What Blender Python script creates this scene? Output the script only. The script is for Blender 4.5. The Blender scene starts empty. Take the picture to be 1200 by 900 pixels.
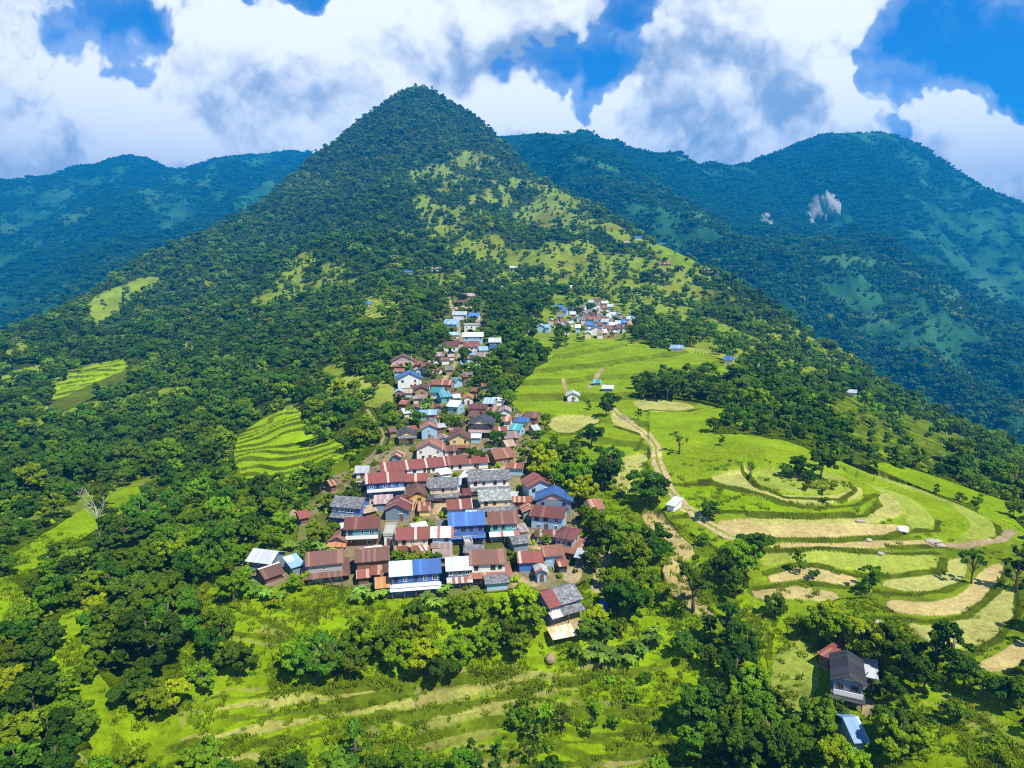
import bpy, bmesh, math, random
import numpy as np
from mathutils import Vector, Matrix

random.seed(7)
RNG = np.random.default_rng(11)
SC = bpy.context.scene
COL = SC.collection
PI = math.pi

# ------------------------------------------------------------------ camera, world, sun, exposure
CZ = 120.0                      # height of the drone above the zero level
PITCH = math.atan(150 / 800.0)  # looks slightly down
cam_d = bpy.data.cameras.new('camera')
cam = bpy.data.objects.new('camera', cam_d)
COL.objects.link(cam)
cam.location = (0, 0, CZ)
cam.rotation_euler = (PI / 2 - PITCH, 0, 0)
cam_d.sensor_width = 36.0
cam_d.lens = 24.0
cam_d.clip_start = 0.5
cam_d.clip_end = 60000
SC.camera = cam

SUN_EL, SUN_AZ = math.radians(57), math.radians(138)   # azimuth clockwise from +y (view direction): behind the camera, to its right
sun_dir = Vector((math.sin(SUN_AZ) * math.cos(SUN_EL), math.cos(SUN_AZ) * math.cos(SUN_EL), math.sin(SUN_EL)))
sl = bpy.data.lights.new('sun', 'SUN')
sl.energy = 5.0
sl.angle = math.radians(0.5)
sl.color = (1.0, 0.94, 0.80)
so = bpy.data.objects.new('sun', sl)
COL.objects.link(so)
so.rotation_euler = sun_dir.to_track_quat('Z', 'Y').to_euler()

SC.view_settings.view_transform = 'Standard'
SC.view_settings.look = 'None'
SC.view_settings.gamma = 1
SC.view_settings.use_curve_mapping = False
SC.view_settings.exposure = 0.82
SC.render.engine = 'CYCLES'
SC.cycles.max_bounces = 5
SC.cycles.diffuse_bounces = 2
SC.cycles.glossy_bounces = 2
SC.cycles.transmission_bounces = 2
SC.cycles.volume_bounces = 0
SC.cycles.transparent_max_bounces = 4
SC.cycles.use_denoising = False
SC.cycles.pixel_filter_type = 'BLACKMAN_HARRIS'
SC.cycles.filter_width = 1.15
SC.cycles.caustics_reflective = False
SC.cycles.caustics_refractive = False


class NT:
    """small helper to wire shader nodes"""
    def __init__(self, tree):
        self.t = tree

    def node(self, kind, **kw):
        n = self.t.nodes.new(kind)
        for k, v in kw.items():
            setattr(n, k, v)
        return n

    def put(self, sock, v):
        if v is None:
            return
        if hasattr(v, 'node'):
            self.t.links.new(v, sock)
        else:
            if sock.type == 'RGBA' and len(v) == 3:
                v = (*v, 1)
            sock.default_value = v

    def m(self, op, a, b=None, c=None, clamp=False):
        n = self.node('ShaderNodeMath', operation=op, use_clamp=clamp)
        for i, v in enumerate((a, b, c)):
            self.put(n.inputs[i], v)
        return n.outputs[0]

    def v(self, op, a, b=None, scale=None):
        n = self.node('ShaderNodeVectorMath', operation=op)
        self.put(n.inputs[0], a)
        self.put(n.inputs[1], b)
        if scale is not None:
            self.put(n.inputs['Scale'], scale)
        return n.outputs['Value'] if op in ('LENGTH', 'DOT_PRODUCT', 'DISTANCE') else n.outputs[0]

    def mix(self, f, a, b, mode='MIX'):
        n = self.node('ShaderNodeMix', data_type='RGBA', blend_type=mode)
        self.put(n.inputs[0], f)
        self.put(n.inputs[6], a)
        self.put(n.inputs[7], b)
        return n.outputs[2]

    def ramp(self, x, a, b, lo=0.0, hi=1.0, smooth=True):
        n = self.node('ShaderNodeMapRange', interpolation_type='SMOOTHSTEP' if smooth else 'LINEAR')
        self.put(n.inputs[0], x)
        n.inputs[1].default_value, n.inputs[2].default_value = a, b
        n.inputs[3].default_value, n.inputs[4].default_value = lo, hi
        return n.outputs[0]

    def noise(self, vec, scale, detail=4, rough=.55, dist=0.0, out=0, dims='3D'):
        n = self.node('ShaderNodeTexNoise', noise_dimensions=dims)
        self.put(n.inputs['Vector'], vec)
        n.inputs['Scale'].default_value = scale
        n.inputs['Detail'].default_value = detail
        n.inputs['Roughness'].default_value = rough
        n.inputs['Distortion'].default_value = dist
        return n.outputs[out]


# --- photo geometry: the photograph is 1200 x 900, focal length 800 px
FWD = np.array([0, math.cos(PITCH), -math.sin(PITCH)])
UPV = np.array([0, math.sin(PITCH), math.cos(PITCH)])


def ray(px, py):
    d = np.array([(px - 600) / 800.0, 0, 0]) + UPV * ((450 - py) / 800.0) + FWD
    return d


def azel(px, py):
    d = ray(px, py)
    h = math.hypot(d[0], d[1])
    return math.atan2(d[0], d[1]), d[2] / h


# --- sky with cumulus: a function of the view direction only
W = bpy.data.worlds.new("World")
SC.world = W
W.use_nodes = True
wt = W.node_tree
wt.nodes.clear()

cg = bpy.data.node_groups.new('cloud_density', 'ShaderNodeTree')
cg.interface.new_socket('P', in_out='INPUT', socket_type='NodeSocketVector')
cg.interface.new_socket('D', in_out='OUTPUT', socket_type='NodeSocketFloat')
g = NT(cg)
gi = g.node('NodeGroupInput')
go = g.node('NodeGroupOutput')
P = gi.outputs[0]


def sky_p(px, py):
    d = ray(px, py)
    return d[0] / d[1], d[2] / d[1]


def ell(px, py, rx, ry, amp, soft=1.0):
    cx, cy = sky_p(px, py)
    q = g.v('SUBTRACT', PW, (cx, cy, 0))
    q = g.v('MULTIPLY', q, (800.0 / rx, 800.0 / ry, 0))
    L = g.v('LENGTH', q)
    return g.m('MULTIPLY', g.ramp(L, 0.35, 1.25, 1.0, 0.0), amp)


# domain warp so that no outline is an ellipse
wv = g.noise(P, 5.0, 4, .6, out=1, dims='2D')
wv = g.v('SCALE', g.v('SUBTRACT', wv, (.5, .5, .5)), scale=0.22)
PW = g.v('ADD', P, wv)
n1 = g.noise(g.v('ADD', PW, (3.1, 1.7, 0)), 3.4, 8, .62, dims='2D')
vor = g.node('ShaderNodeTexVoronoi', feature='SMOOTH_F1', voronoi_dimensions='2D')
g.put(vor.inputs['Vector'], PW)
vor.inputs['Scale'].default_value = 11
vor.inputs['Smoothness'].default_value = .5
vor2 = g.node('ShaderNodeTexVoronoi', feature='F1', voronoi_dimensions='2D')
g.put(vor2.inputs['Vector'], PW)
vor2.inputs['Scale'].default_value = 27
d = g.m('MULTIPLY', g.m('SUBTRACT', n1, .5), 1.9)
d = g.m('ADD', d, g.m('MULTIPLY', g.m('SUBTRACT', .45, vor.outputs['Distance']), .42))
d = g.m('ADD', d, g.m('MULTIPLY', g.m('SUBTRACT', .45, vor2.outputs['Distance']), .24))
d = g.m('ADD', d, .36)
# (centre x, centre y, half width, half height, amount) in photo pixels: blue gaps are negative
for e in [(135, 55, 75, 60, -.9), (185, 20, 60, 34, -.5), (290, -8, 60, 16, -.4), (365, -8, 40, 34, -1.0), (655, 85, 70, 48, -.8),
          (700, 45, 45, 60, -.75), (740, -10, 40, 40, -.5), (1150, 55, 118, 82, -1.25), (1200, 95, 85, 34, -.6),
          (1060, 128, 40, 22, -.28), (640, 70, 40, 30, -.2), (1010, -30, 30, 20, .1),
          (60, 110, 90, 90, .22), (300, 60, 150, 90, .30), (560, 30, 120, 40, .30), (850, 80, 130, 110, .55), (980, 90, 80, 100, .5),
          (760, 150, 110, 50, .45), (1160, 185, 70, 50, .6), (620, 145, 90, 30, .45), (250, 150, 250, 60, .35), (1000, 20, 20, 40, .3),
          (440, 80, 90, 90, .35), (640, 190, 150, 60, .5), (300, 200, 300, 50, .4), (150, 48, 16, 30, .3)]:
    d = g.m('ADD', d, ell(*e))
g.put(go.inputs[0], d)

w = NT(wt)
tc = w.node('ShaderNodeTexCoord')
sep = w.node('ShaderNodeSeparateXYZ')
w.put(sep.inputs[0], tc.outputs['Generated'])
ay = w.m('MAXIMUM', w.m('ABSOLUTE', sep.outputs[1]), 0.08)
comb = w.node('ShaderNodeCombineXYZ')
w.put(comb.inputs[0], w.m('DIVIDE', sep.outputs[0], ay))
w.put(comb.inputs[1], w.m('DIVIDE', sep.outputs[2], ay))


def dens(off):
    n = w.node('ShaderNodeGroup')
    n.node_tree = cg
    w.put(n.inputs[0], w.v('ADD', comb.outputs[0], off))
    return n.outputs[0]


D0 = dens((0, 0, 0))
D1 = dens((0.018, 0.042, 0))
veil = w.m('MULTIPLY', w.ramp(D0, -.75, .25), .30)
alpha = w.m('MAXIMUM', w.ramp(D0, -0.03, 0.30), veil)
lit = w.m('MULTIPLY', w.m('SUBTRACT', D0, D1), 1.5)
big = w.noise(w.v('MULTIPLY', comb.outputs[0], (1, 1.5, 1)), 3.2, 5, .62, .6, dims='2D')
bright = w.m('ADD', w.m('ADD', .88, lit), w.m('MULTIPLY', w.m('SUBTRACT', big, .5), 1.9))
# thick undersides seen grey
PWw = w.v('ADD', comb.outputs[0], w.v('SCALE', w.v('SUBTRACT', w.noise(comb.outputs[0], 4.0, 4, .6, out=1, dims='2D'), (.5, .5, .5)), scale=.2))


def ellw(px, py, rx, ry, amp):
    cx, cy = sky_p(px, py)
    q = w.v('MULTIPLY', w.v('SUBTRACT', PWw, (cx, cy, 0)), (800.0 / rx, 800.0 / ry, 0))
    return w.m('MULTIPLY', w.ramp(w.v('LENGTH', q), 0.2, 1.2, 1.0, 0.0), amp)


for e in [(800, 85, 75, 120, -.60), (860, 140, 90, 55, -.5), (540, 45, 150, 60, -.40), (320, 135, 150, 60, -.36), (90, 15, 100, 25, -.2), 
          (1000, 60, 75, 80, .45), (310, 40, 90, 50, .5), (60, 110, 60, 60, .15), (1150, 180, 60, 40, .25), (740, 140, 80, 35, .3), (170, 165, 120, 30, .12)]:
    bright = w.m('ADD', bright, ellw(*e))
bright = w.ramp(bright, -.45, 1.38)
SKY_S = 0.105
ccol = w.mix(bright, tuple(c / SKY_S for c in (0.22, 0.285, 0.40)), tuple(c / SKY_S for c in (0.80, 0.80, 0.79)))

ccol = w.mix(1.0, ccol, w.v('SCALE', (1, 1, 1), scale=w.ramp(sep.outputs[2], .08, .38, 1.30, 1.0)), 'MULTIPLY')
sky = w.node('ShaderNodeTexSky', sky_type='NISHITA')
sky.sun_disc = False
sky.sun_elevation = SUN_EL
sky.sun_rotation = SUN_AZ
sky.altitude = 1400
sky.air_density = 1.0
sky.dust_density = 0.3
sky.ozone_density = 4.0
skyc = w.mix(1.0, sky.outputs[0], (0.10, 0.56, 1.02), 'MULTIPLY')
# clouds hold to the lower sky; none below the horizon
fade = w.m('MULTIPLY', w.ramp(sep.outputs[2], 0.42, 0.62, 1.0, 0.0), w.ramp(sep.outputs[2], -0.02, 0.03))
final = w.mix(w.m('MULTIPLY', alpha, fade), skyc, ccol)
W.cycles.sampling_method = 'MANUAL'
W.cycles.sample_map_resolution = 256
bg = w.node('ShaderNodeBackground')
w.put(bg.inputs[0], final)
bg.inputs[1].default_value = SKY_S
wo = w.node('ShaderNodeOutputWorld')
wt.links.new(bg.outputs[0], wo.inputs[0])

# ------------------------------------------------------------------ terrain: one height field round the camera, in polar rows
def hash2(ix, iy, seed):
    h = (ix.astype(np.int64) * 374761393 + iy.astype(np.int64) * 668265263 + seed * 974711) & 0xffffffff
    h = ((h ^ (h >> 13)) * 1274126177) & 0xffffffff
    return ((h ^ (h >> 16)) & 0xffff) / 65535.0


def vnoise(x, y, seed=0):
    ix, iy = np.floor(x), np.floor(y)
    fx, fy = x - ix, y - iy
    ux, uy = fx * fx * fx * (fx * (fx * 6 - 15) + 10), fy * fy * fy * (fy * (fy * 6 - 15) + 10)
    a, b = hash2(ix, iy, seed), hash2(ix + 1, iy, seed)
    c, d_ = hash2(ix, iy + 1, seed), hash2(ix + 1, iy + 1, seed)
    return (a + (b - a) * ux) * (1 - uy) + (c + (d_ - c) * ux) * uy


def fbm(x, y, size, octs=4, seed=0, ridged=False):
    out, amp, tot = np.zeros_like(x), 1.0, 0.0
    f = 1.0 / size
    for o in range(octs):
        a, s = 0.8 + o * 1.1, seed + o * 17
        xr, yr = (x * math.cos(a) - y * math.sin(a)) * f, (x * math.sin(a) + y * math.cos(a)) * f
        n = vnoise(xr, yr, s) * 2 - 1
        if ridged:
            n = 1 - 2 * np.abs(n)
        out += n * amp
        tot += amp
        amp *= .5
        f *= 2.03
    return out / tot


# knot lines across the picture: (photo x, photo y, horizontal distance)
XS = [-150, 0, 150, 300, 450, 490, 550, 600, 750, 900, 1050, 1200, 1350]
KN = [
    [(1000, 95), (900, 118), (800, 142), (700, 190), (600, 290), (520, 440), (480, 560), (450, 680), (437, 780)],
    [(1000, 92), (900, 112), (800, 135), (700, 172), (600, 252), (520, 390), (460, 560), (425, 690), (402, 800)],
    [(1000, 90), (900, 110), (800, 130), (700, 163), (600, 232), (510, 375), (430, 600), (375, 820), (340, 1000)],
    [(1000, 88), (900, 107), (800, 124), (700, 149), (600, 202), (510, 305), (420, 520), (350, 810), (290, 1180)],
    [(1000, 88), (900, 105), (800, 120), (700, 140), (600, 180), (510, 240), (420, 365), (340, 620), (230, 1250)],
    [(1000, 88), (900, 105), (800, 120), (700, 139), (600, 178), (510, 237), (420, 358), (340, 610), (222, 1320)],
    [(1000, 88), (900, 105), (800, 120), (700, 138), (600, 177), (510, 236), (420, 355), (340, 610), (228, 1290)],
    [(1000, 88), (900, 105), (800, 120), (700, 139), (600, 177), (510, 236), (420, 350), (345, 600), (258, 1130)],
    [(1000, 88), (900, 105), (800, 121), (700, 143), (600, 180), (510, 237), (430, 350), (375, 545), (315, 850)],
    [(1000, 88), (900, 106), (800, 124), (700, 149), (600, 183), (530, 222), (470, 298), (425, 410), (385, 580)],
    [(1000, 90), (900, 108), (800, 128), (700, 158), (630, 190), (560, 240), (520, 305), (490, 385), (465, 490)],
    [(1000, 92), (900, 112), (800, 135), (700, 172), (640, 206), (600, 246), (570, 305), (548, 370), (530, 440)],
    [(1000, 94), (900, 116), (800, 142), (700, 188), (650, 225), (620, 265), (600, 310), (590, 350), (580, 400)],
]
SIL = [(-150, 425, 880), (0, 387, 920), (60, 362, 1000), (110, 338, 1100), (160, 302, 1230), (230, 275, 1400), (300, 240, 1600), (345, 202, 1800),
       (362, 184, 1850), (400, 158, 1920), (385, 170, 1890), (420, 140, 1960), (440, 127, 1985), (452, 117, 2005), (465, 110, 2030), (478, 103, 2050), (490, 101, 2060), (503, 103, 2060), (515, 110, 2045), (530, 118, 2030),
       (545, 127, 2005), (556, 135, 1985), (566, 144, 1970), (582, 158, 1930), (620, 197, 1620), (660, 220, 1400), (700, 240, 1280), (750, 270, 1150), (800, 292, 1020), (850, 317, 900),
       (900, 347, 800), (960, 391, 710), (1050, 448, 600), (1120, 486, 555), (1200, 517, 520), (1350, 575, 470)]
BASE = [(-150, 412, 2300), (0, 372, 2500), (150, 300, 2700), (300, 236, 3000), (400, 215, 3000), (500, 205, 2900), (600, 186, 2500), (685, 205, 2200), (750, 255, 1950),
        (820, 290, 1800), (900, 335, 1700), (1050, 435, 1400), (1200, 505, 1250), (1350, 560, 1150)]
MID = [(-150, 320, 3500), (0, 290, 3700), (150, 240, 3900), (300, 205, 4200), (400, 200, 4000), (500, 190, 3500), (600, 170, 2850), (685, 172, 2750), (750, 208, 2650),
       (820, 235, 2650), (900, 258, 2750), (1050, 285, 2850), (1200, 365, 2750), (1350, 440, 2500)]
TOP = [(-150, 240, 5000), (0, 207, 5000), (25, 208, 5000), (60, 203, 5000), (110, 190, 5000), (150, 178, 5000), (175, 184, 5000), (195, 194, 5000), (212, 196, 5000),
       (240, 188, 5000), (270, 180, 5000), (300, 179, 5000), (340, 174, 5000), (365, 178, 4900), (450, 185, 4500), (520, 180, 3800), (580, 158, 3200),
       (600, 156, 3150), (640, 154, 3150), (665, 152, 3150), (685, 149, 3150), (705, 161, 3200), (730, 171, 3200), (765, 176, 3250), (795, 179, 3300), (810, 189, 3350),
       (825, 196, 3400), (842, 195, 3450), (880, 187, 3600), (920, 171, 3700), (960, 155, 3750), (1000, 152, 3800), (1040, 152, 3800), (1075, 165, 3800),
       (1100, 182, 3800), (1135, 207, 3800), (1165, 222, 3800), (1200, 236, 3800), (1350, 320, 3700)]
lines = []
for k in range(9):
    lines.append([(XS[i], *KN[i][k]) for i in range(len(XS))])
lines += [SIL, BASE, MID, TOP]

TH_FINE = math.radians(47)
NT_FINE = 1260
th = np.concatenate([np.linspace(-PI, -TH_FINE, 71)[:-1], np.linspace(-TH_FINE, TH_FINE, NT_FINE), np.linspace(TH_FINE, PI, 71)[1:-1]])
NTH = len(th)


def line_eval(pts, kw=21):
    a = np.array([azel(x, y) for x, y, r in pts])
    r = np.array([p[2] for p in pts], float)
    z = CZ + a[:, 1] * r
    o = np.argsort(a[:, 0])
    ta, r, z = a[o, 0], r[o], z[o]
    lr = np.interp(th, ta, np.log(r))
    zz = np.interp(th, ta, z)
    # soften the kinks of the straight interpolation
    ker = np.exp(-np.linspace(-2, 2, kw) ** 2)
    ker /= ker.sum()

    def sm(v):
        w_ = np.concatenate([np.full(kw // 2, v[0]), v, np.full(kw // 2, v[-1])])
        return np.convolve(w_, ker, 'valid')
    return sm(lr), sm(zz)


LR, ZZ = [], []
for L in lines:
    a, b = line_eval(L, 7 if L is SIL or L is TOP else 21)
    LR.append(a)
    ZZ.append(b)
lr_sil, z_sil = LR[9], ZZ[9]
# the hidden valley between the spur and the far mountains, then ground behind the far crest
vl_lr = np.minimum(np.log(np.exp(lr_sil) * 1.28), (lr_sil * .35 + LR[10] * .65))
LR.insert(10, vl_lr)
ZZ.insert(10, np.minimum(z_sil, ZZ[10]) - 150)
LR.append(LR[-1] + .22)
ZZ.append(ZZ[-1] - 260)
LR.insert(0, np.full(NTH, math.log(18.0)))
ZZ.insert(0, np.full(NTH, 4.0))
LR.append(np.full(NTH, math.log(7500.0)))
ZZ.append(np.full(NTH, -150.0))
LR, ZZ = np.array(LR), np.array(ZZ)      # knots x columns
for k in range(1, len(LR)):
    LR[k] = np.maximum(LR[k], LR[k - 1] + .02)

r1 = np.exp(np.arange(math.log(18), math.log(84), .02))
r2 = np.exp(np.concatenate([np.arange(math.log(84), math.log(320), .0025), np.arange(math.log(320), math.log(640), .0040)]))
r3 = np.exp(np.arange(math.log(640), math.log(5700), .0062))
rr = np.concatenate([r1, r2, r3])
NR = len(rr)
lrr = np.log(rr)


def pchip(x, y, xq):
    h = np.diff(x)
    dl = np.diff(y) / h
    d_ = np.zeros_like(y)
    same = dl[:-1] * dl[1:] > 0
    w1, w2 = 2 * h[1:] + h[:-1], h[1:] + 2 * h[:-1]
    with np.errstate(divide='ignore', invalid='ignore'):
        hm = (w1 + w2) / (w1 / dl[:-1] + w2 / dl[1:])
    d_[1:-1] = np.where(same, hm, 0)
    d_[0], d_[-1] = dl[0], dl[-1]
    i = np.clip(np.searchsorted(x, xq) - 1, 0, len(h) - 1)
    t = (xq - x[i]) / h[i]
    t2, t3 = t * t, t * t * t
    return (2 * t3 - 3 * t2 + 1) * y[i] + (t3 - 2 * t2 + t) * h[i] * d_[i] + (3 * t2 - 2 * t3) * y[i + 1] + (t3 - t2) * h[i] * d_[i + 1]


Z = np.empty((NTH, NR))
for j in range(NTH):
    Z[j] = pchip(np.exp(LR[:, j]) ** .5, ZZ[:, j], rr ** .5)
RG, TG = np.meshgrid(rr, th)
X, Y = RG * np.sin(TG), RG * np.cos(TG)
RSIL = np.exp(LR[10])[:, None]           # silhouette distance per column
beyond = RG > RSIL * 1.06


def sstep(a, b, x):
    t = np.clip((x - a) / (b - a), 0, 1)
    return t * t * (3 - 2 * t)


# relief: gullies and spurs, growing with distance
amp1 = sstep(300, 900, RG) * (1 - .55 * sstep(.8, 1.0, RG / RSIL) * (1 - beyond))
Z += amp1 * (25 * fbm(X, Y, 270, 5, 3, True) + 6 * fbm(X, Y, 60, 3, 5))
amp2 = sstep(1.25, 1.7, RG / RSIL)
TOPR = np.exp(LR[14])[:, None]
amp2 = amp2 * (1 - .85 * sstep(.86, 1.0, RG / TOPR))
gx = X * .8 + 60 * fbm(X, Y, 500, 2, 31)
Z += amp2 * (105 * fbm(gx, Y * .6, 620, 5, 9, True) + 45 * fbm(X + .3 * gx, Y * .35, 260, 4, 19, True))
Z += sstep(1.2, 1.5, RG / RSIL) * 9 * fbm(X, Y, 70, 3, 15)
Z += sstep(500, 1000, RG) * (1 - .6 * sstep(.85, 1.0, RG / RSIL) * (1 - beyond)) * 16 * fbm(X, Y * .32, 150, 4, 33, True)
Z += sstep(90, 140, RG) * (1 - beyond) * .5 * fbm(X, Y, 16, 3, 21)

# settle both crests on their real outlines (the canopy adds its own height on top)
for L_, Rc, lo, hi, can in ((SIL, RSIL[:, 0], .45, 1.12, 8.0), (TOP, TOPR[:, 0], .75, 1.12, 14.0)):
    aa = np.array([azel(x, y) for x, y, r in L_])
    o_ = np.argsort(aa[:, 0])
    want = np.interp(th, aa[o_, 0], aa[o_, 1])
    rel = RG / Rc[:, None]
    te_ = np.where((rel > lo) & (rel < hi), (Z + can - CZ) / RG, -9)
    kx = te_.argmax(1)
    dl = (want - te_[np.arange(NTH), kx]) * rr[kx]
    dl = np.convolve(np.concatenate([np.full(6, dl[0]), dl, np.full(6, dl[-1])]), np.ones(13) / 13, 'valid')
    dl *= np.abs(th) < TH_FINE
    Z += np.clip(dl, -60, 60)[:, None] * (sstep(lo, .95, rel) * (1 - sstep(1.25, 1.6, rel)))

# photo pixel of every vertex (for laying out fields, paths and woods)


def project(x, y, z):
    zc = y * FWD[1] + (z - CZ) * FWD[2]
    up = y * UPV[1] + (z - CZ) * UPV[2]
    ok = zc > 1
    zc = np.where(ok, zc, 1)
    return np.where(ok, 600 + 800 * x / zc, -9e4), np.where(ok, 450 - 800 * up / zc, -9e4)


PX, PY = project(X, Y, Z)
near = ~beyond


JW = np.minimum(2.6, 420 / RG)
PXJ = PX + JW * (fbm(X, Y, 7, 3, 401) * .7) + JW * .8 * fbm(X, Y, 28, 2, 403)
PYJ = PY + JW * (fbm(X, Y, 7, 3, 402) * .6)


def inside(poly, mask=None):
    """which vertices fall in a polygon drawn in photo pixels"""
    p = np.array(poly, float)
    sel = (PX >= p[:, 0].min()) & (PX <= p[:, 0].max()) & (PY >= p[:, 1].min()) & (PY <= p[:, 1].max())
    sel &= near if mask is None else mask
    ii = np.nonzero(sel)
    x, y = PXJ[ii], PYJ[ii]
    c = np.zeros(len(x), bool)
    n = len(p)
    for k in range(n):
        x0, y0 = p[k]
        x1, y1 = p[(k + 1) % n]
        if y0 == y1:
            continue
        c ^= ((y0 > y) != (y1 > y)) & (x < (x1 - x0) * (y - y0) / (y1 - y0) + x0)
    out = np.zeros(PX.shape, bool)
    out[ii[0][c], ii[1][c]] = True
    return out


def smooth_poly(pts, it=2):
    p = [np.array(q, float) for q in pts]
    for _ in range(it):
        o = []
        for k in range(len(p)):
            a, b = p[k], p[(k + 1) % len(p)]
            o += [a * .75 + b * .25, a * .25 + b * .75]
        p = o
    return p


def polyline_dist(pts, limit):
    """ground distance of vertices to a line given in photo pixels"""
    dmin = np.full(PX.shape, 1e6)
    P3 = [hit(*q) for q in pts]
    for a, b in zip(P3[:-1], P3[1:]):
        ax, ay, bx, by = a[0], a[1], b[0], b[1]
        sel = (X > min(ax, bx) - limit) & (X < max(ax, bx) + limit) & (Y > min(ay, by) - limit) & (Y < max(ay, by) + limit)
        ii = np.nonzero(sel)
        x, y = X[ii], Y[ii]
        L2 = (bx - ax) ** 2 + (by - ay) ** 2 + 1e-6
        t = np.clip(((x - ax) * (bx - ax) + (y - ay) * (by - ay)) / L2, 0, 1)
        dd = np.hypot(x - ax - t * (bx - ax), y - ay - t * (by - ay))
        dmin[ii] = np.minimum(dmin[ii], dd)
    return dmin


def hit(px, py, rmin=60):
    """where the sight line through a photo pixel meets the ground"""
    t, te = azel(px, py)
    j = np.clip(np.searchsorted(th, t), 1, NTH - 1)
    f = (t - th[j - 1]) / (th[j] - th[j - 1])
    zc = Z[j - 1] * (1 - f) + Z[j] * f
    zr = CZ + te * rr
    ok = np.nonzero((zc >= zr) & (rr > rmin))[0]
    k = ok[0] if len(ok) else NR - 1
    if k > 0:
        a, b = (zr - zc)[k - 1], (zr - zc)[k]
        g_ = a / (a - b) if a != b else 1
        r_ = rr[k - 1] + (rr[k] - rr[k - 1]) * min(max(g_, 0), 1)
    else:
        r_ = rr[k]
    return np.array([r_ * math.sin(t), r_ * math.cos(t), np.interp(r_, rr, zc)])


def ground(x, y, F=None):
    F = Z if F is None else F
    x, y = np.atleast_1d(np.asarray(x, float)), np.atleast_1d(np.asarray(y, float))
    t, r_ = np.arctan2(x, y), np.hypot(x, y)
    j = np.clip(np.searchsorted(th, t), 1, NTH - 1)
    k = np.clip(np.searchsorted(rr, r_), 1, NR - 1)
    f = np.clip((t - th[j - 1]) / (th[j] - th[j - 1]), 0, 1)
    g_ = np.clip((r_ - rr[k - 1]) / (rr[k] - rr[k - 1]), 0, 1)
    return (F[j - 1, k - 1] * (1 - f) + F[j, k - 1] * f) * (1 - g_) + (F[j - 1, k] * (1 - f) + F[j, k] * f) * g_


# ------------------------------------------------------------------ land cover, laid out over the ground
GRASS = np.array((.168, .262, .003))       # lush lime grass
MEADOW = np.array((.165, .245, .007))
FIELD = np.array((.235, .285, .040))        # short cropped paddy
PALE = np.array((.325, .325, .09))
STRAW = np.array((.40, .325, .13))         # harvested, dry
BANK = np.array((.100, .145, .006))
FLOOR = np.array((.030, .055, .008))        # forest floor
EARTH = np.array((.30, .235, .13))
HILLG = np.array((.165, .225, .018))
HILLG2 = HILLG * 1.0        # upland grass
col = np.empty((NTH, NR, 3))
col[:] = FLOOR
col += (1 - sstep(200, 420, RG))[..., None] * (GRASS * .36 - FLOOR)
dens_t = np.ones((NTH, NR))                 # tree cover
grassy = np.zeros((NTH, NR))                # where tufts grow


def lay(poly, color, tree=0.0, tuft=0.0, mask=None, sm=1, vary=.18, size=14, grow=0.0):
    sp_ = np.array(smooth_poly(poly, sm) if sm else poly, float)
    m = inside(sp_, mask)
    if grow:
        for k in range(8):
            m |= inside(sp_ + grow * np.array((math.cos(k * PI / 4) * 1.6, math.sin(k * PI / 4))), mask)
    n = fbm(X[m], Y[m], size, 3, 77)
    col[m] = color * (1 + vary * n)[:, None]
    dens_t[m] = tree
    grassy[m] = tuft
    return m


def terrace(m, step, share=.86, bank=None, warp=0.0, virt=None):
    """cut real steps into the slope; the risers get the bank colour"""
    zz = (Z[m] if virt is None else virt[m]) + warp * fbm(X[m], Y[m], 30, 2, 41)
    q = zz / step
    fl = np.floor(q)
    f = q - fl
    rise = sstep(share, 1.0, f)
    Z[m] += (fl + rise + .12 * (f - .5) - q) * step
    if bank is not None:
        k = (rise > .03) & (rise < .985)
        c = col[m]
        c[k] = bank * (1 + .3 * fbm(X[m][k], Y[m][k], 4, 2, 9))[:, None]
        col[m] = c


# far slopes -----------------------------------------------------------------
far = beyond
nf = fbm(X[far], Y[far], 260, 5, 55)
nf2 = fbm(X[far], Y[far], 60, 3, 66)
fc = np.array((.008, .045, .020)) + np.clip(nf * 1.5 + nf2 * .9 - .12, 0, 1)[:, None] * np.array((.034, .095, .028))
col[far] = fc
dens_t[far] = np.clip(1.1 - 2.0 * np.clip(nf * 1.5 + nf2 * .9 - .08, 0, 1), .12, 1)
farclear = [
    [(1140, 322), (1170, 328), (1190, 345), (1175, 358), (1150, 345)], [(1085, 335), (1110, 330), (1135, 352), (1120, 358)],
    [(1000, 375), (1040, 365), (1060, 372), (1030, 385)], [(800, 248), (820, 245), (838, 258), (815, 265)], [(940, 300), (1010, 296), (1050, 310), (1000, 318)],
    [(1040, 310), (1080, 318), (1090, 332), (1060, 325)], [(660, 175), (720, 195), (735, 205), (690, 195)], [(0, 255), (20, 262), (15, 275), (0, 270)],
    [(60, 255), (100, 240), (120, 246), (80, 262)], [(165, 233), (185, 226), (188, 236), (170, 240)], [(225, 215), (245, 206), (250, 214), (235, 222)]]
for p in farclear:
    lay(p, np.array((.055, .14, .04)), .25, 0, beyond, 1)
ROCK = np.array((.22, .215, .20))
for p in ([(950, 232), (962, 224), (978, 228), (987, 240), (985, 254), (975, 248), (968, 256), (958, 250), (955, 264), (949, 262), (947, 244)],
          [(890, 252), (900, 248), (909, 258), (905, 265), (893, 262)]):
    m = inside(smooth_poly(p, 1), np.ones_like(near))
    n = fbm(X[m], Y[m], 40, 4, 12) + fbm(X[m] * 2.2, Z[m] * .6, 22, 3, 19)
    a_ = sstep(-.3, .12, n)[:, None]
    col[m] = col[m] * (1 - a_) + ROCK * (1 + .8 * n)[:, None] * a_
    dens_t[m] = 0
    Z[m] += 6 * n

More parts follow.
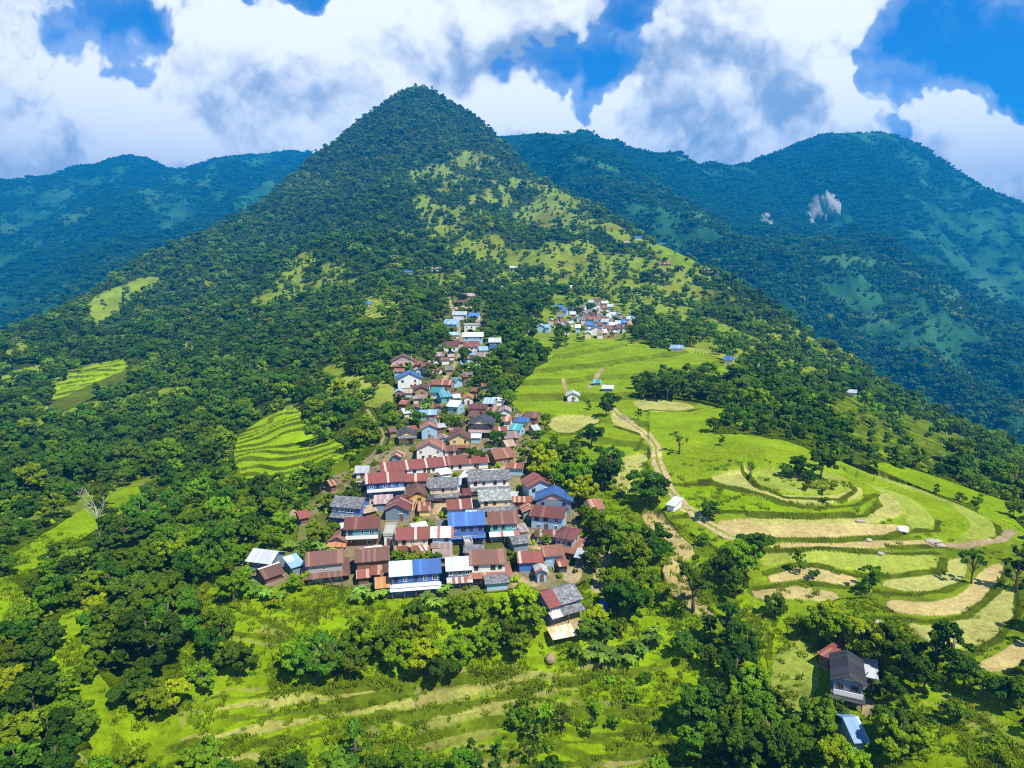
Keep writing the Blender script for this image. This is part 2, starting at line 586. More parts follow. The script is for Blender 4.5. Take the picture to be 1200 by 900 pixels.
# glades on the right flank: where a slow noise runs high, thinning upwards and outwards
for p, thr in (([(480, 190), (550, 170), (640, 210), (760, 285), (880, 350), (1010, 430), (1000, 460), (880, 425), (790, 400), (700, 360), (600, 345), (540, 330), (505, 290), (480, 235)], -.03),
               ([(520, 225), (620, 235), (720, 300), (700, 350), (600, 330), (540, 300)], -.22), ([(590, 340), (760, 345), (860, 400), (760, 410), (640, 415), (590, 380)], .0),
               ([(460, 300), (540, 300), (540, 345), (450, 350)], .18), ([(330, 300), (470, 220), (500, 330), (400, 420), (250, 420)], .36), ([(0, 420), (120, 350), (300, 300), (420, 430), (380, 500), (250, 560), (100, 600), (0, 620)], .50)):
    m = inside(smooth_poly(p, 1))
    q = fbm(X[m], Y[m], 62, 4, 88) * 1.2 + .35 * fbm(X[m], Y[m], 17, 3, 89)
    a_ = sstep(thr - .05, thr + .10, q)[:, None]
    cc = HILLG * (1 + .35 * fbm(X[m], Y[m], 30, 3, 90))[:, None]
    cc = cc * (1 - .35 * sstep(.1, .4, fbm(X[m], Y[m], 45, 2, 91))[:, None] * np.array((0.1, .5, .6)))
    col[m] = col[m] * (1 - a_) + cc * a_
    dens_t[m] = np.minimum(dens_t[m], 1 - .72 * a_[:, 0])
# upper spur: meadows between scattered trees --------------------------------
up = near & (RG > 420)
nu = fbm(X[up], Y[up], 70, 4, 88) + .5 * fbm(X[up], Y[up], 22, 3, 89)
for p, c, t in [
    ([(500, 205), (545, 192), (578, 212), (572, 240), (535, 245), (505, 230)], HILLG, .22),
    ([(515, 270), (555, 240), (600, 232), (640, 262), (700, 300), (745, 305), (700, 345), (640, 335), (600, 320), (575, 335), (545, 310)], HILLG, .30),
    ([(590, 235), (640, 225), (720, 265), (780, 300), (740, 310), (660, 270)], HILLG, .62),
    ([(540, 195), (600, 190), (640, 225), (600, 245), (565, 235)], HILLG, .75),
    ([(690, 300), (760, 290), (860, 330), (960, 400), (1010, 440), (960, 455), (880, 420), (800, 385), (740, 350)], HILLG, .68),
    ([(765, 285), (790, 282), (840, 298), (852, 315), (820, 318), (790, 310), (762, 300)], MEADOW * .9, .02),
    ([(640, 340), (660, 345), (700, 352), (680, 372), (640, 370)], HILLG * 1.01, .15),
    ([(640, 352), (700, 345), (750, 362), (752, 378), (735, 398), (690, 400), (640, 395), (618, 398), (630, 380)], HILLG * .9, .22),
    ([(620, 395), (720, 398), (770, 405), (760, 425), (700, 430), (640, 425)], MEADOW, .25),
    ([(770, 405), (830, 408), (880, 425), (870, 440), (800, 440)], FIELD * .9, .1),
    ([(100, 352), (150, 330), (185, 322), (190, 333), (150, 352), (135, 375), (112, 385), (105, 372)], HILLG * 1.1, .06),
    ([(5, 402), (38, 398), (52, 410), (30, 418), (8, 422)], HILLG * 1.15, .12), ([(0, 438), (50, 426), (55, 434), (20, 446), (0, 448)], HILLG * 1.1, .05),
    ([(570, 300), (640, 300), (660, 330), (610, 335)], HILLG, .2), ([(400, 440), (440, 440), (470, 460), (455, 480), (420, 475), (395, 455)], FIELD, .12)]:
    if c is HILLG or c is HILLG2:
        continue
    m = lay(p, c, t, 0, None, 1, .3, 40)
fields_up = [([(55, 462), (75, 443), (112, 426), (150, 419), (153, 431), (112, 447), (62, 470)], GRASS, 1.7),
             ([(424, 352), (436, 346), (468, 341), (481, 350), (478, 368), (432, 376)], FIELD * .9, 1.6), ([(514, 350), (524, 352), (528, 380), (515, 378)], FIELD * .9, 1.6)]
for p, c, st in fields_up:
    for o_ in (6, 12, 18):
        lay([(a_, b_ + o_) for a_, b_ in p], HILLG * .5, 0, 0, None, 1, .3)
    m = lay(p, c * 1.35, .0, 0, None, 1, .1)
    terrace(m, st, .72, BANK * .8, .8, RG * .16 + X * (.05 if p[0][0] < 100 else -.03) + 3.0 * fbm(X, Y, 60, 3, 613))
lay([(276, 545), (310, 560), (350, 562), (410, 534), (412, 552), (385, 574), (345, 600), (305, 590), (276, 566)], GRASS * .6, 0, .3, None, 1)
m = lay([(272, 515), (300, 495), (328, 480), (354, 478), (352, 496), (400, 516), (410, 534), (382, 548), (356, 568), (345, 582), (312, 572), (276, 552)], GRASS * 1.35, .0, .05)
terrace(m, 1.35, .72, BANK * .75, 1.2, RG * .155 + X * .035 + 3.2 * fbm(X, Y, 38, 3, 611))

# the ground near the camera is grass between single trees
lay([(205, 690), (270, 676), (520, 700), (690, 690), (800, 686), (868, 694), (905, 760), (892, 910), (100, 910), (215, 800)], GRASS * .9, .03, .9, None, 1, .3, 10)
lay([(868, 694), (1000, 700), (1062, 722), (1090, 770), (1205, 770), (1205, 860), (1070, 910), (892, 910), (905, 760)], GRASS * .8, .10, .6, None, 1, .3, 10)
lay([(605, 530), (660, 495), (715, 520), (745, 590), (800, 640), (860, 690), (800, 700), (690, 700), (690, 600)], GRASS * .75, .36, .5, None, 1, .3, 10)
lay([(200, 590), (300, 560), (345, 575), (380, 560), (350, 650), (275, 645), (230, 700), (200, 690)], GRASS * .6, .75, .4, None, 1, .3, 10)
# the open slopes round the village ------------------------------------------
lay([(455, 405), (500, 400), (520, 335), (565, 340), (592, 398), (585, 430), (600, 468), (640, 488), (638, 512), (612, 545), (628, 560), (672, 575), (692, 600),
     (690, 650), (700, 672), (670, 690), (600, 690), (520, 702), (430, 702), (400, 684), (300, 690), (272, 672), (280, 645), (345, 648), (352, 600), (380, 560),
     (425, 545), (458, 500), (465, 470)], np.array((.105, .125, .028)), .0, .0, None, 1, .5, 7)
m = inside([(380, 535), (640, 500), (700, 600), (700, 700), (260, 700)]) & (np.abs(col[:, :, 2] - .028) < .02) & (dens_t < .01)
VIL = m.copy()
a_ = sstep(-.25, .15, fbm(X[m], Y[m], 9, 3, 301))[:, None]
col[m] = col[m] * (1 - a_) + np.array((.20, .165, .085)) * a_
m = inside([(440, 330), (600, 330), (650, 490), (620, 540), (440, 540)]) & (np.abs(col[:, :, 2] - .028) < .02) & (dens_t < .01)
dens_t[m] = .55
lay([(-20, 662), (26, 682), (32, 712), (24, 742), (-20, 748)], GRASS, .05, .6)
lay([(4, 656), (50, 626), (112, 586), (160, 566), (170, 584), (124, 614), (64, 654), (16, 680)], GRASS, .02, .4)
lay([(60, 746), (76, 712), (112, 718), (106, 760), (122, 800), (160, 832), (200, 876), (120, 890), (78, 840)], GRASS, .0, .6)
mb = lay([(60, 905), (90, 880), (135, 862), (190, 868), (212, 838), (238, 792), (228, 770), (212, 742), (212, 700), (240, 680), (288, 690), (345, 712), (350, 770), (345, 800), (450, 794),
          (560, 790), (605, 758), (645, 752), (690, 738), (760, 716), (803, 706), (832, 756), (822, 800), (796, 848), (800, 905)], GRASS, .02, 1.0, None, 1, .3, 10)
terrace(mb & (PY > 770), 1.35, .62, GRASS * .72, .5)
lay([(850, 692), (900, 700), (930, 742), (905, 772), (868, 748)], GRASS, .02, .8)
lay([(905, 775), (928, 745), (955, 758), (964, 800), (948, 832), (905, 856), (893, 830)], FIELD * .95, .0, .15)
lay([(888, 800), (905, 790), (915, 840), (900, 860), (885, 850)], STRAW * .7, .05, .2)
lay([(1066, 806), (1105, 798), (1150, 824), (1215, 858), (1215, 925), (1060, 905), (1088, 858)], GRASS, .02, .8)
lay([(1130, 590), (1205, 610), (1205, 660), (1170, 640)], GRASS, .1, .6)

# open meadows right of the village
MM = lay([(592, 468), (640, 418), (700, 398), (768, 408), (830, 412), (868, 436), (806, 442), (762, 442), (742, 470), (800, 464), (860, 480), (846, 498), (826, 508),
          (870, 508), (930, 518), (962, 534), (1004, 546), (1104, 586), (1184, 612), (1205, 626), (1205, 790), (1150, 800), (1090, 772), (1060, 722), (1000, 692), (930, 735),
          (868, 700), (850, 660), (838, 640), (800, 620), (768, 600), (742, 592), (720, 572), (716, 540), (690, 516), (650, 500), (618, 488)], MEADOW, .0, .15, None, 1, .14, 24)
terrace(MM & (PY < 478), 2.0, .72, BANK)
terrace(MM & (PX < 760) & (PY >= 478), 1.8, .75, BANK)
m = lay([(958, 456), (1020, 468), (1092, 494), (1165, 528), (1150, 556), (1080, 548), (1010, 525), (985, 500)], MEADOW * .85, .12, .1)
terrace(m, 2.4, .7, BANK * .75, .8, RG * .15 + X * .03 + 4.5 * fbm(X, Y, 45, 3, 612))
lay([(1010, 546), (1100, 580), (1205, 612), (1205, 596), (1120, 566), (1040, 540)], GRASS * .9, .12, .4)
mm = lay([(724, 602), (742, 590), (772, 592), (800, 620), (838, 644), (850, 662), (866, 700), (870, 745), (846, 735), (818, 722), (786, 702), (776, 668), (742, 628)], GRASS * .85, .06, .6)
terrace(mm, 1.6, .66, BANK)

# taller bank grass between the paddies
mb2 = inside(smooth_poly([(880, 636), (1000, 622), (1070, 620), (1090, 636), (1130, 645), (1180, 625), (1205, 640), (1205, 790), (1150, 800), (1090, 772), (1060, 722), (1000, 700), (900, 710), (870, 690)], 1))
col[mb2] = (BANK * 1.3) * (1 + .35 * fbm(X[mb2], Y[mb2], 5, 3, 31))[:, None]
grassy[mb2] = .15
# the curved paddies, each with its own level
PADDY = [
    ([(760, 590), (775, 572), (800, 564), (840, 562), (872, 572), (915, 590), (965, 596), (1004, 592), (1024, 580), (1030, 592), (1010, 604), (960, 606), (900, 602), (850, 598), (815, 604), (790, 605)], GRASS * .95, 0, .2),
    ([(830, 560), (850, 551), (868, 548), (876, 543), (882, 547), (872, 555), (888, 571), (920, 583), (985, 585), (1000, 574), (1012, 580), (1000, 591), (960, 594), (915, 587), (870, 570)], PALE, .0, .0),
    ([(878, 556), (890, 568), (920, 579), (985, 580), (994, 571), (985, 560), (960, 555), (935, 551), (920, 548), (895, 545)], FIELD, .0, .2),
    ([(862, 602), (900, 601), (960, 608), (1010, 608), (1034, 594), (1030, 578), (1056, 588), (1058, 602), (1040, 611), (1000, 613), (940, 612)], PALE, 0, 0),
    ([(838, 612), (870, 607), (900, 609), (960, 615), (1040, 617), (1062, 622), (1040, 630), (980, 630), (900, 628), (856, 626)], STRAW, 0, 0),
    ([(985, 547), (1020, 560), (1070, 585), (1093, 606), (1095, 620), (1075, 624), (1062, 612), (1058, 598), (1048, 584), (1028, 572), (1005, 558)], FIELD * 1.1, 0, 0),
    ([(962, 538), (1000, 550), (1050, 568), (1100, 588), (1135, 611), (1138, 625), (1110, 633), (1090, 630), (1098, 618), (1091, 604), (1066, 582), (1020, 560)], MEADOW, 0, 0),
    ([(975, 534), (1030, 553), (1080, 575), (1130, 594), (1165, 617), (1168, 630), (1140, 640), (1110, 639), (1139, 628), (1137, 611), (1100, 584), (1040, 562)], FIELD, 0, 0),
    ([(886, 640), (960, 634), (1060, 636), (1088, 634), (1086, 640), (960, 642)], STRAW * .95, 0, 0),
    ([(890, 648), (960, 644), (1060, 650), (1096, 650), (1102, 668), (1050, 673), (1000, 668), (960, 660), (920, 656), (898, 664)], FIELD * 1.1, 0, 0),
    ([(900, 674), (935, 664), (960, 666), (1000, 678), (1006, 685), (985, 684), (940, 676), (908, 683)], STRAW, 0, 0),
    ([(1026, 682), (1098, 676), (1106, 660), (1130, 653), (1130, 670), (1122, 684), (1105, 690), (1060, 693)], PALE * 1.05, 0, 0),
    ([(1038, 704), (1090, 708), (1130, 699), (1150, 670), (1168, 660), (1178, 665), (1165, 681), (1150, 706), (1130, 718), (1080, 722), (1045, 715)], STRAW, 0, 0),
    ([(1056, 732), (1092, 738), (1130, 729), (1160, 700), (1176, 688), (1191, 690), (1188, 720), (1166, 745), (1130, 760), (1098, 756)], PALE, 0, 0),
    ([(1130, 784), (1162, 775), (1190, 754), (1205, 748), (1205, 768), (1182, 786)], STRAW * .95, 0, 0),
    ([(880, 692), (905, 684), (940, 690), (985, 696), (976, 706), (930, 700), (895, 704)], STRAW * .9, 0, .2),
    ([(738, 466), (782, 467), (816, 472), (806, 479), (770, 482), (756, 478)], PALE, 0, 0),
    ([(640, 490), (672, 484), (698, 486), (702, 494), (668, 508), (650, 506)], PALE, 0, .1),
    ([(722, 540), (745, 528), (762, 526), (757, 540), (742, 556), (736, 582), (722, 572)], PALE, 0, .1),
    ([(718, 480), (742, 494), (756, 503), (752, 508), (730, 500), (718, 490)], PALE * 1.05, 0, .1),
    ([(744, 592), (772, 597), (800, 628), (816, 646), (792, 660), (784, 690), (774, 672), (792, 644), (764, 616)], STRAW * .9, 0, .3),
    ([(786, 668), (802, 660), (806, 690), (838, 724), (820, 722), (792, 702)], STRAW * .85, .0, .4),
]
for p, c, t, tu in PADDY:
    m = lay(p, c, t, tu, None, 2, .10, 6, 1.9 if p[0][1] > 600 else 1.1)
    if m.sum() > 3:
        z0 = Z[m].mean()
        Z[m] = z0 + .30 * (Z[m] - z0)
# overgrown dark banks
for L_ in ([(790, 568), (835, 563), (870, 573), (915, 591), (960, 596), (1005, 592), (1024, 580)], [(870, 552), (886, 570), (920, 583), (985, 586), (1002, 575), (996, 566)], [(790, 607), (850, 599), (900, 602), (960, 607), (1012, 605), (1031, 592), (1026, 580)],
           [(845, 629), (900, 632), (980, 634), (1040, 632), (1066, 623), (1098, 622), (1100, 610)], [(893, 645), (960, 642), (1050, 649), (1098, 648)], [(898, 672), (935, 661), (960, 663), (1000, 674), (1050, 676), (1102, 670), (1106, 655)], [(885, 690), (940, 682), (985, 688), (1010, 690)],
           [(1026, 694), (1060, 697), (1105, 693), (1130, 682)], [(1045, 724), (1090, 729), (1130, 723), (1155, 705), (1174, 683), (1182, 664)], [(1100, 763), (1140, 766), (1172, 747), (1192, 722), (1196, 690)], [(975, 533), (1030, 551), (1080, 573), (1130, 592), (1168, 616), (1172, 630)],
           [(1040, 640), (1110, 641), (1150, 638), (1172, 630)], [(735, 464), (780, 464), (818, 471)], [(756, 482), (806, 482), (840, 478)], [(640, 508), (668, 510), (704, 494)], [(720, 500), (756, 512), (745, 528)]):
    dd = polyline_dist(L_, 6)
    m = dd < .85 + .35 * fbm(X, Y, 4, 2, 15)
    col[m] = BANK * .60 * (1 + .4 * fbm(X[m], Y[m], 3, 2, 16))[:, None]
    grassy[dd < 1.3] = .12
# soften the saw-tooth of the grid on the banks
k_ = (rr > 100) & (rr < 520)
for _ in range(1):
    zb = Z.copy()
    zb[1:-1] = (Z[:-2] + 2 * Z[1:-1] + Z[2:]) / 4
    zb[:, 1:-1] = (zb[:, :-2] + 4 * zb[:, 1:-1] + zb[:, 2:]) / 6
    Z[:, k_] = zb[:, k_]
# dry strips along the lower terraces
for p in ([(250, 823), (320, 815), (400, 807), (495, 804), (496, 812), (400, 818), (320, 825), (252, 830)],
          [(205, 862), (330, 843), (400, 832), (450, 822), (530, 807), (600, 792), (636, 782), (636, 789), (540, 815), (450, 832), (380, 842), (300, 857), (215, 868)],
          [(440, 846), (500, 832), (560, 824), (640, 806), (640, 813), (560, 832), (470, 848)], [(220, 886), (330, 879), (332, 886), (222, 894)],
          [(700, 896), (760, 870), (775, 876), (720, 903)], [(40, 884), (80, 880), (110, 890), (60, 896)]):
    m = lay(p, STRAW * .48 + GRASS * .42, 0, .12, None, 1, .25, 4)
for L_ in ([(225, 845), (330, 836), (420, 824), (520, 803), (600, 786)], [(200, 877), (330, 866), (450, 843), (560, 822), (645, 803)], [(200, 898), (340, 889), (460, 873), (560, 851), (650, 836), (770, 832)],
           [(540, 886), (660, 870), (760, 852), (802, 822)], [(655, 803), (740, 792), (808, 770)], [(214, 756), (270, 742), (345, 752)], [(222, 722), (280, 716), (340, 738)], [(690, 770), (760, 760), (815, 740)], [(250, 818), (330, 810), (450, 800), (560, 795)],
           [(560, 905), (680, 895), (790, 872)], [(880, 720), (905, 745), (900, 770)], [(1090, 830), (1130, 860), (1150, 905)], [(1120, 822), (1170, 860), (1200, 890)]):
    dd = polyline_dist(L_, 5)
    wob = fbm(X, Y, 6, 2, 71)
    m = dd < .75 + .8 * wob
    col[m] = BANK * .85 * (1 + .4 * fbm(X[m], Y[m], 3, 2, 16))[:, None]  # thin dark lines: shadow of the small banks painted into the ground colour
    m = (dd > 1.0) & (dd < 2.0 + wob) & (fbm(X, Y, 12, 2, 72) > .0) & (Z > ground(0, 120)[0] - 99)
    col[m] = col[m] * .6 + STRAW * .25
# beaten ground in the village
for p in ([(614, 628), (626, 622), (648, 626), (642, 642), (622, 644), (612, 638)], [(574, 546), (598, 533), (612, 540), (592, 552), (578, 556)],
          [(508, 590), (530, 588), (526, 602), (506, 604)], [(424, 640), (448, 638), (450, 654), (420, 656)], [(655, 662), (682, 660), (680, 682), (660, 684)],
          [(640, 732), (690, 722), (696, 730), (664, 752), (640, 748)], [(1012, 812), (1022, 808), (1036, 832), (1020, 840), (1008, 836)], [(596, 678), (632, 676), (634, 686), (600, 690)],
          [(415, 584), (440, 582), (446, 592), (420, 600)], [(700, 640), (712, 650), (708, 690), (700, 690)], [(518, 648), (552, 650), (552, 656), (518, 656)]):
    lay(p, EARTH * 1.1, 0, 0, None, 1, .3, 4)


def trail(pts, width, color, edge=None):
    dd = polyline_dist(pts, width * 3)
    m = dd < width * (.8 + .3 * fbm(X, Y, 3, 2, 5))
    col[m] = color * (1 + .25 * fbm(X[m], Y[m], 3, 3, 8))[:, None]
    dens_t[dd < width + 1.5] = 0
    grassy[dd < width + .5] = 0


ROAD = [(712, 474), (722, 484), (738, 496), (756, 509), (768, 522), (770, 540), (776, 556), (786, 575), (800, 592), (815, 603), (835, 617), (856, 628), (880, 634)]
dd = polyline_dist(ROAD, 8)
m = dd < 1.7 + .4 * fbm(X, Y, 5, 2, 5)
col[m] = EARTH * 1.3 * (1 + .25 * fbm(X[m], Y[m], 3, 3, 8))[:, None]
m = (dd < .35)
col[m] = MEADOW
dens_t[dd < 4] = 0
grassy[dd < 3] = 0
for pts, w_ in [([(515, 333), (526, 350), (532, 365), (536, 380), (541, 395), (540, 412), (534, 425), (524, 440), (514, 452)], 1.3), ([(1090, 637), (1130, 640), (1170, 634), (1186, 622)], 1.5),
                ([(690, 455), (700, 440), (706, 432)], 1.4), ([(660, 443), (664, 460), (666, 472)], .9), ([(548, 470), (556, 482), (548, 500)], 1.1), ([(700, 690), (706, 660), (716, 640)], 1.6),
                ([(430, 480), (450, 510), (440, 540)], .7), ([(512, 600), (516, 640), (512, 700)], .8), ([(600, 600), (610, 640), (604, 680)], .8)]:
    trail(pts, w_, EARTH)

# ------------------------------------------------------------------ materials
def new_mat(name):
    m = bpy.data.materials.new(name)
    m.use_nodes = True
    m.node_tree.nodes.clear()
    return m, NT(m.node_tree)


def finish(n, bsdf, bump=None):
    o = n.node('ShaderNodeOutputMaterial')
    n.t.links.new(bsdf, o.inputs[0])


def principled(n, colr, rough=.7, spec=.3, metal=0.0, bump=None, bstr=.3, bdist=.05):
    b = n.node('ShaderNodeBsdfPrincipled')
    n.put(b.inputs['Base Color'], colr)
    n.put(b.inputs['Roughness'], rough)
    b.inputs['Specular IOR Level'].default_value = spec
    b.inputs['Metallic'].default_value = metal
    if bump is not None:
        bn = n.node('ShaderNodeBump')
        bn.inputs['Strength'].default_value = bstr
        bn.inputs['Distance'].default_value = bdist
        n.put(bn.inputs['Height'], bump)
        n.put(b.inputs['Normal'], bn.outputs[0])
    return b.outputs[0]


MATS = {}


def tin(name, a, b=None, frac=.0, rough=.45, grime=.45, metal=0.0):
    """corrugated sheets with the ridge along local x; each sheet its own tone, a share of them in the second colour"""
    m, n = new_mat('tin_' + name)
    t = n.node('ShaderNodeTexCoord')
    oi = n.node('ShaderNodeObjectInfo')
    p = n.v('ADD', t.outputs['Object'], n.v('SCALE', (17.3, 7.1, 3.3), scale=oi.outputs['Random']))
    s = n.node('ShaderNodeSeparateXYZ')
    n.put(s.inputs[0], p)
    sx = n.m('FLOOR', n.m('DIVIDE', s.outputs[0], .66))
    so2 = n.node('ShaderNodeSeparateXYZ')
    n.put(so2.inputs[0], t.outputs['Object'])
    sy = n.m('FLOOR', n.m('DIVIDE', n.m('ADD', so2.outputs[1], 40.0), 40.0))
    cb = n.node('ShaderNodeCombineXYZ')
    n.put(cb.inputs[0], sx)
    n.put(cb.inputs[1], sy)
    wn = n.node('ShaderNodeTexWhiteNoise', noise_dimensions='2D')
    n.put(wn.inputs['Vector'], cb.outputs[0])
    c = a
    if b is not None:
        c = n.mix(n.m('LESS_THAN', wn.outputs[0], frac), a, b)
    c = n.mix(n.m('MULTIPLY', wn.outputs[0], .28), c, (.06, .05, .045), 'MIX')
    if name == 'bluehalf':          # one half re-roofed in pale sheets
        so_ = n.node('ShaderNodeSeparateXYZ')
        n.put(so_.inputs[0], t.outputs['Object'])
        c = n.mix(n.m('LESS_THAN', so_.outputs[0], -.6), c, (.62, .70, .78))
    st = n.noise(n.v('MULTIPLY', p, (2.2, .5, .5)), 1.0, 5, .65)
    c = n.mix(n.m('MULTIPLY', n.ramp(st, .48, .72), grime), c, (.085, .05, .035))
    st2 = n.noise(p, 3.5, 4, .7)
    c = n.mix(n.m('MULTIPLY', n.ramp(st2, .5, .75), grime * .7), c, (.30, .22, .17))
    c = n.mix(1.0, c, n.v('SCALE', (1, 1, 1), scale=n.m('ADD', .66, n.m('MULTIPLY', n.m('FRACT', n.m('MULTIPLY', oi.outputs['Random'], 5.7)), .52))), 'MULTIPLY')
    corr = n.m('SINE', n.m('MULTIPLY', s.outputs[0], 2 * PI / .16))
    finish(n, principled(n, c, rough, .4, metal, corr, .35, .03))
    MATS[name] = m
    return m


def slate(name, a, b, patch=None, edge=0.0):
    m, n = new_mat('stone_slate_' + name)
    t = n.node('ShaderNodeTexCoord')
    p = t.outputs['Object']
    br = n.node('ShaderNodeTexBrick')
    n.put(br.inputs['Vector'], p)
    br.inputs['Scale'].default_value = 2.2
    n.put(br.inputs['Color1'], a)
    n.put(br.inputs['Color2'], b)
    n.put(br.inputs['Mortar'], tuple(x * .3 for x in a))
    br.inputs['Mortar Size'].default_value = .03
    ns = n.noise(p, 1.6, 6, .7)
    c = n.mix(n.ramp(ns, .4, .7), br.outputs[0], tuple(x * 2.1 for x in b))
    ns2 = n.noise(p, 5.5, 4, .7)
    c = n.mix(n.m('MULTIPLY', n.ramp(ns2, .55, .7), .6), c, (.26, .26, .22))
    if patch:                        # one end re-roofed in tin
        so_ = n.node('ShaderNodeSeparateXYZ')
        n.put(so_.inputs[0], p)
        c = n.mix(n.m('LESS_THAN', so_.outputs[0], edge), c, n.mix(n.ramp(n.noise(p, 2.5, 3, .6), .5, .62), patch[0], patch[1]))
    finish(n, principled(n, c, .75, .3, 0, br.outputs['Fac'], -.4, .04))
    MATS[name] = m


def paint(name, a, grime=.3, rough=.8):
    m, n = new_mat('plaster_' + name)
    t = n.node('ShaderNodeTexCoord')
    p = t.outputs['Object']
    st = n.noise(n.v('MULTIPLY', p, (1.6, 1.6, .35)), 1.2, 5, .65)
    c = n.mix(n.m('MULTIPLY', n.ramp(st, .45, .75), grime), a, tuple(x * .45 + .02 for x in a))
    n2 = n.noise(p, 9, 3, .6)
    c = n.mix(n.m('MULTIPLY', n2, .2), c, (.25, .2, .15))
    finish(n, principled(n, c, rough, .25, 0, n2, .2, .02))
    MATS[name] = m


tin('red', (.215, .058, .045), (.29, .13, .10), .2, .55, .5)
tin('redstripe', (.25, .068, .05), (.55, .44, .38), .24, .5, .5)
tin('rust', (.27, .085, .05), (.48, .30, .2), .3, .6, .6)
tin('brown', (.155, .065, .045), (.21, .11, .08), .3, .65, .5)
tin('maroon', (.135, .038, .038), (.17, .06, .055), .4, .5, .2)
tin('terracotta', (.27, .105, .065), (.36, .20, .13), .25, .65, .55)
tin('orange', (.55, .20, .06), (.45, .25, .12), .3, .6, .3)
tin('blue', (.050, .165, .47), (.08, .21, .52), .3, .5, .35)
tin('bluehalf', (.050, .165, .50), (.08, .21, .55), .3, .5, .3)
tin('lightblue', (.28, .48, .70), (.5, .62, .72), .3, .4, .15)
tin('white', (.66, .70, .76), (.5, .56, .62), .3, .4, .22)
tin('whiterust', (.62, .62, .62), (.34, .12, .08), .32, .5, .45)
tin('teal', (.06, .34, .40), (.2, .45, .5), .3, .45, .2)
tin('dark', (.030, .034, .045), (.05, .055, .07), .4, .5, .15)
tin('pink', (.36, .25, .235), (.45, .36, .34), .3, .6, .5)
tin('tan', (.46, .34, .22), (.5, .4, .3), .3, .6, .4)
tin('yellowsheet', (.80, .62, .26), (.85, .78, .6), .5, .7, .1)
slate('slate', (.085, .09, .10), (.13, .13, .14))
slate('slategreen', (.16, .19, .18), (.22, .24, .22))
slate('slatemaroon', (.10, .105, .115), (.16, .16, .17), ((.17, .05, .05), (.24, .08, .06)), -1.2)
slate('slatewhite', (.085, .09, .10), (.13, .13, .14), ((.66, .64, .62), (.36, .15, .12)), -1.4)
slate('slatedark', (.03, .034, .042), (.05, .055, .065))
for nm, c in [('w_white', (.74, .74, .70)), ('w_blue', (.045, .145, .43)), ('w_ltblue', (.30, .50, .66)), ('w_teal', (.10, .36, .38)), ('w_cream', (.66, .55, .36)),
              ('w_ochre', (.62, .36, .10)), ('w_mud', (.36, .22, .12)), ('w_grey', (.34, .34, .34)), ('w_dark', (.05, .05, .06)), ('w_pink', (.60, .38, .36)),
              ('w_brown', (.17, .09, .055)), ('w_bluegrey', (.17, .24, .32)), ('w_yellow', (.68, .52, .18))]:
    paint(nm, c)
paint('stone', (.30, .27, .23), .6)
paint('wood', (.13, .075, .04), .4)
paint('trim_white', (.80, .80, .78), .1)
paint('trim_blue', (.04, .13, .42), .1)
paint('concrete', (.42, .41, .38), .4)
paint('thatch', (.30, .22, .12), .7)
paint('tank_blue', (.02, .06, .42), .1)
paint('boulder', (.40, .34, .28), .7)
m, n = new_mat('window_glass')
finish(n, principled(n, (.018, .024, .032), .12, .6))
MATS['glass'] = m

# ------------------------------------------------------------------ mesh helpers


class MB:
    def __init__(self):
        self.v, self.f = [], []

    def poly(self, verts, faces):
        o = len(self.v)
        self.v += [tuple(x) for x in verts]
        self.f += [tuple(i + o for i in q) for q in faces]
        return self

    def box(self, x0, x1, y0, y1, z0, z1):
        return self.poly([(x0, y0, z0), (x1, y0, z0), (x1, y1, z0), (x0, y1, z0), (x0, y0, z1), (x1, y0, z1), (x1, y1, z1), (x0, y1, z1)],
                         [(0, 3, 2, 1), (4, 5, 6, 7), (0, 1, 5, 4), (1, 2, 6, 5), (2, 3, 7, 6), (3, 0, 4, 7)])

    def sheet(self, top, t):
        """a closed thin solid below a convex or planar outline"""
        n_ = len(top)
        v = list(top) + [(p[0], p[1], p[2] - t) for p in top]
        f = [tuple(range(n_)), tuple(range(2 * n_ - 1, n_ - 1, -1))]
        f += [((i + 1) % n_, i, n_ + i, n_ + (i + 1) % n_) for i in range(n_)]
        return self.poly(v, f)

    def tube(self, pts, rads, seg=6, cap=True):
        rings = []
        for i, (p, r) in enumerate(zip(pts, rads)):
            p = Vector(p)
            a = Vector(pts[max(i - 1, 0)])
            b = Vector(pts[min(i + 1, len(pts) - 1)])
            d_ = (b - a).normalized()
            u = d_.cross(Vector((.3, .9, .2))).normalized()
            w_ = d_.cross(u)
            rings.append([p + (u * math.cos(2 * PI * k / seg) + w_ * math.sin(2 * PI * k / seg)) * r for k in range(seg)])
        o = len(self.v)
        for ring in rings:
            self.v += [tuple(q) for q in ring]
        for i in range(len(rings) - 1):
            for k in range(seg):
                a0, b0 = o + i * seg + k, o + i * seg + (k + 1) % seg
                self.f.append((a0, b0, b0 + seg, a0 + seg))
        if cap:
            self.f.append(tuple(o + (len(rings) - 1) * seg + k for k in range(seg)))
            self.f.append(tuple(o + k for k in reversed(range(seg))))
        return self

    def mesh(self, name, mat, smooth=False):
        me = bpy.data.meshes.new(name)
        me.from_pydata(self.v, [], self.f)
        me.materials.append(mat)
        if smooth:
            me.polygons.foreach_set('use_smooth', [True] * len(me.polygons))
        me.update()
        return me

    def build(self, name, mat, parent=None, smooth=False, loc=None):
        o = bpy.data.objects.new(name, self.mesh(name, MATS[mat] if isinstance(mat, str) else mat, smooth))
        COL.objects.link(o)
        if parent:
            o.parent = parent
        if loc is not None:
            o.location = loc
        return o


def empty(name, loc, rz=0.0):
    o = bpy.data.objects.new(name, None)
    COL.objects.link(o)
    o.location = loc
    o.rotation_euler = (0, 0, rz)
    o.empty_display_size = .5
    return o


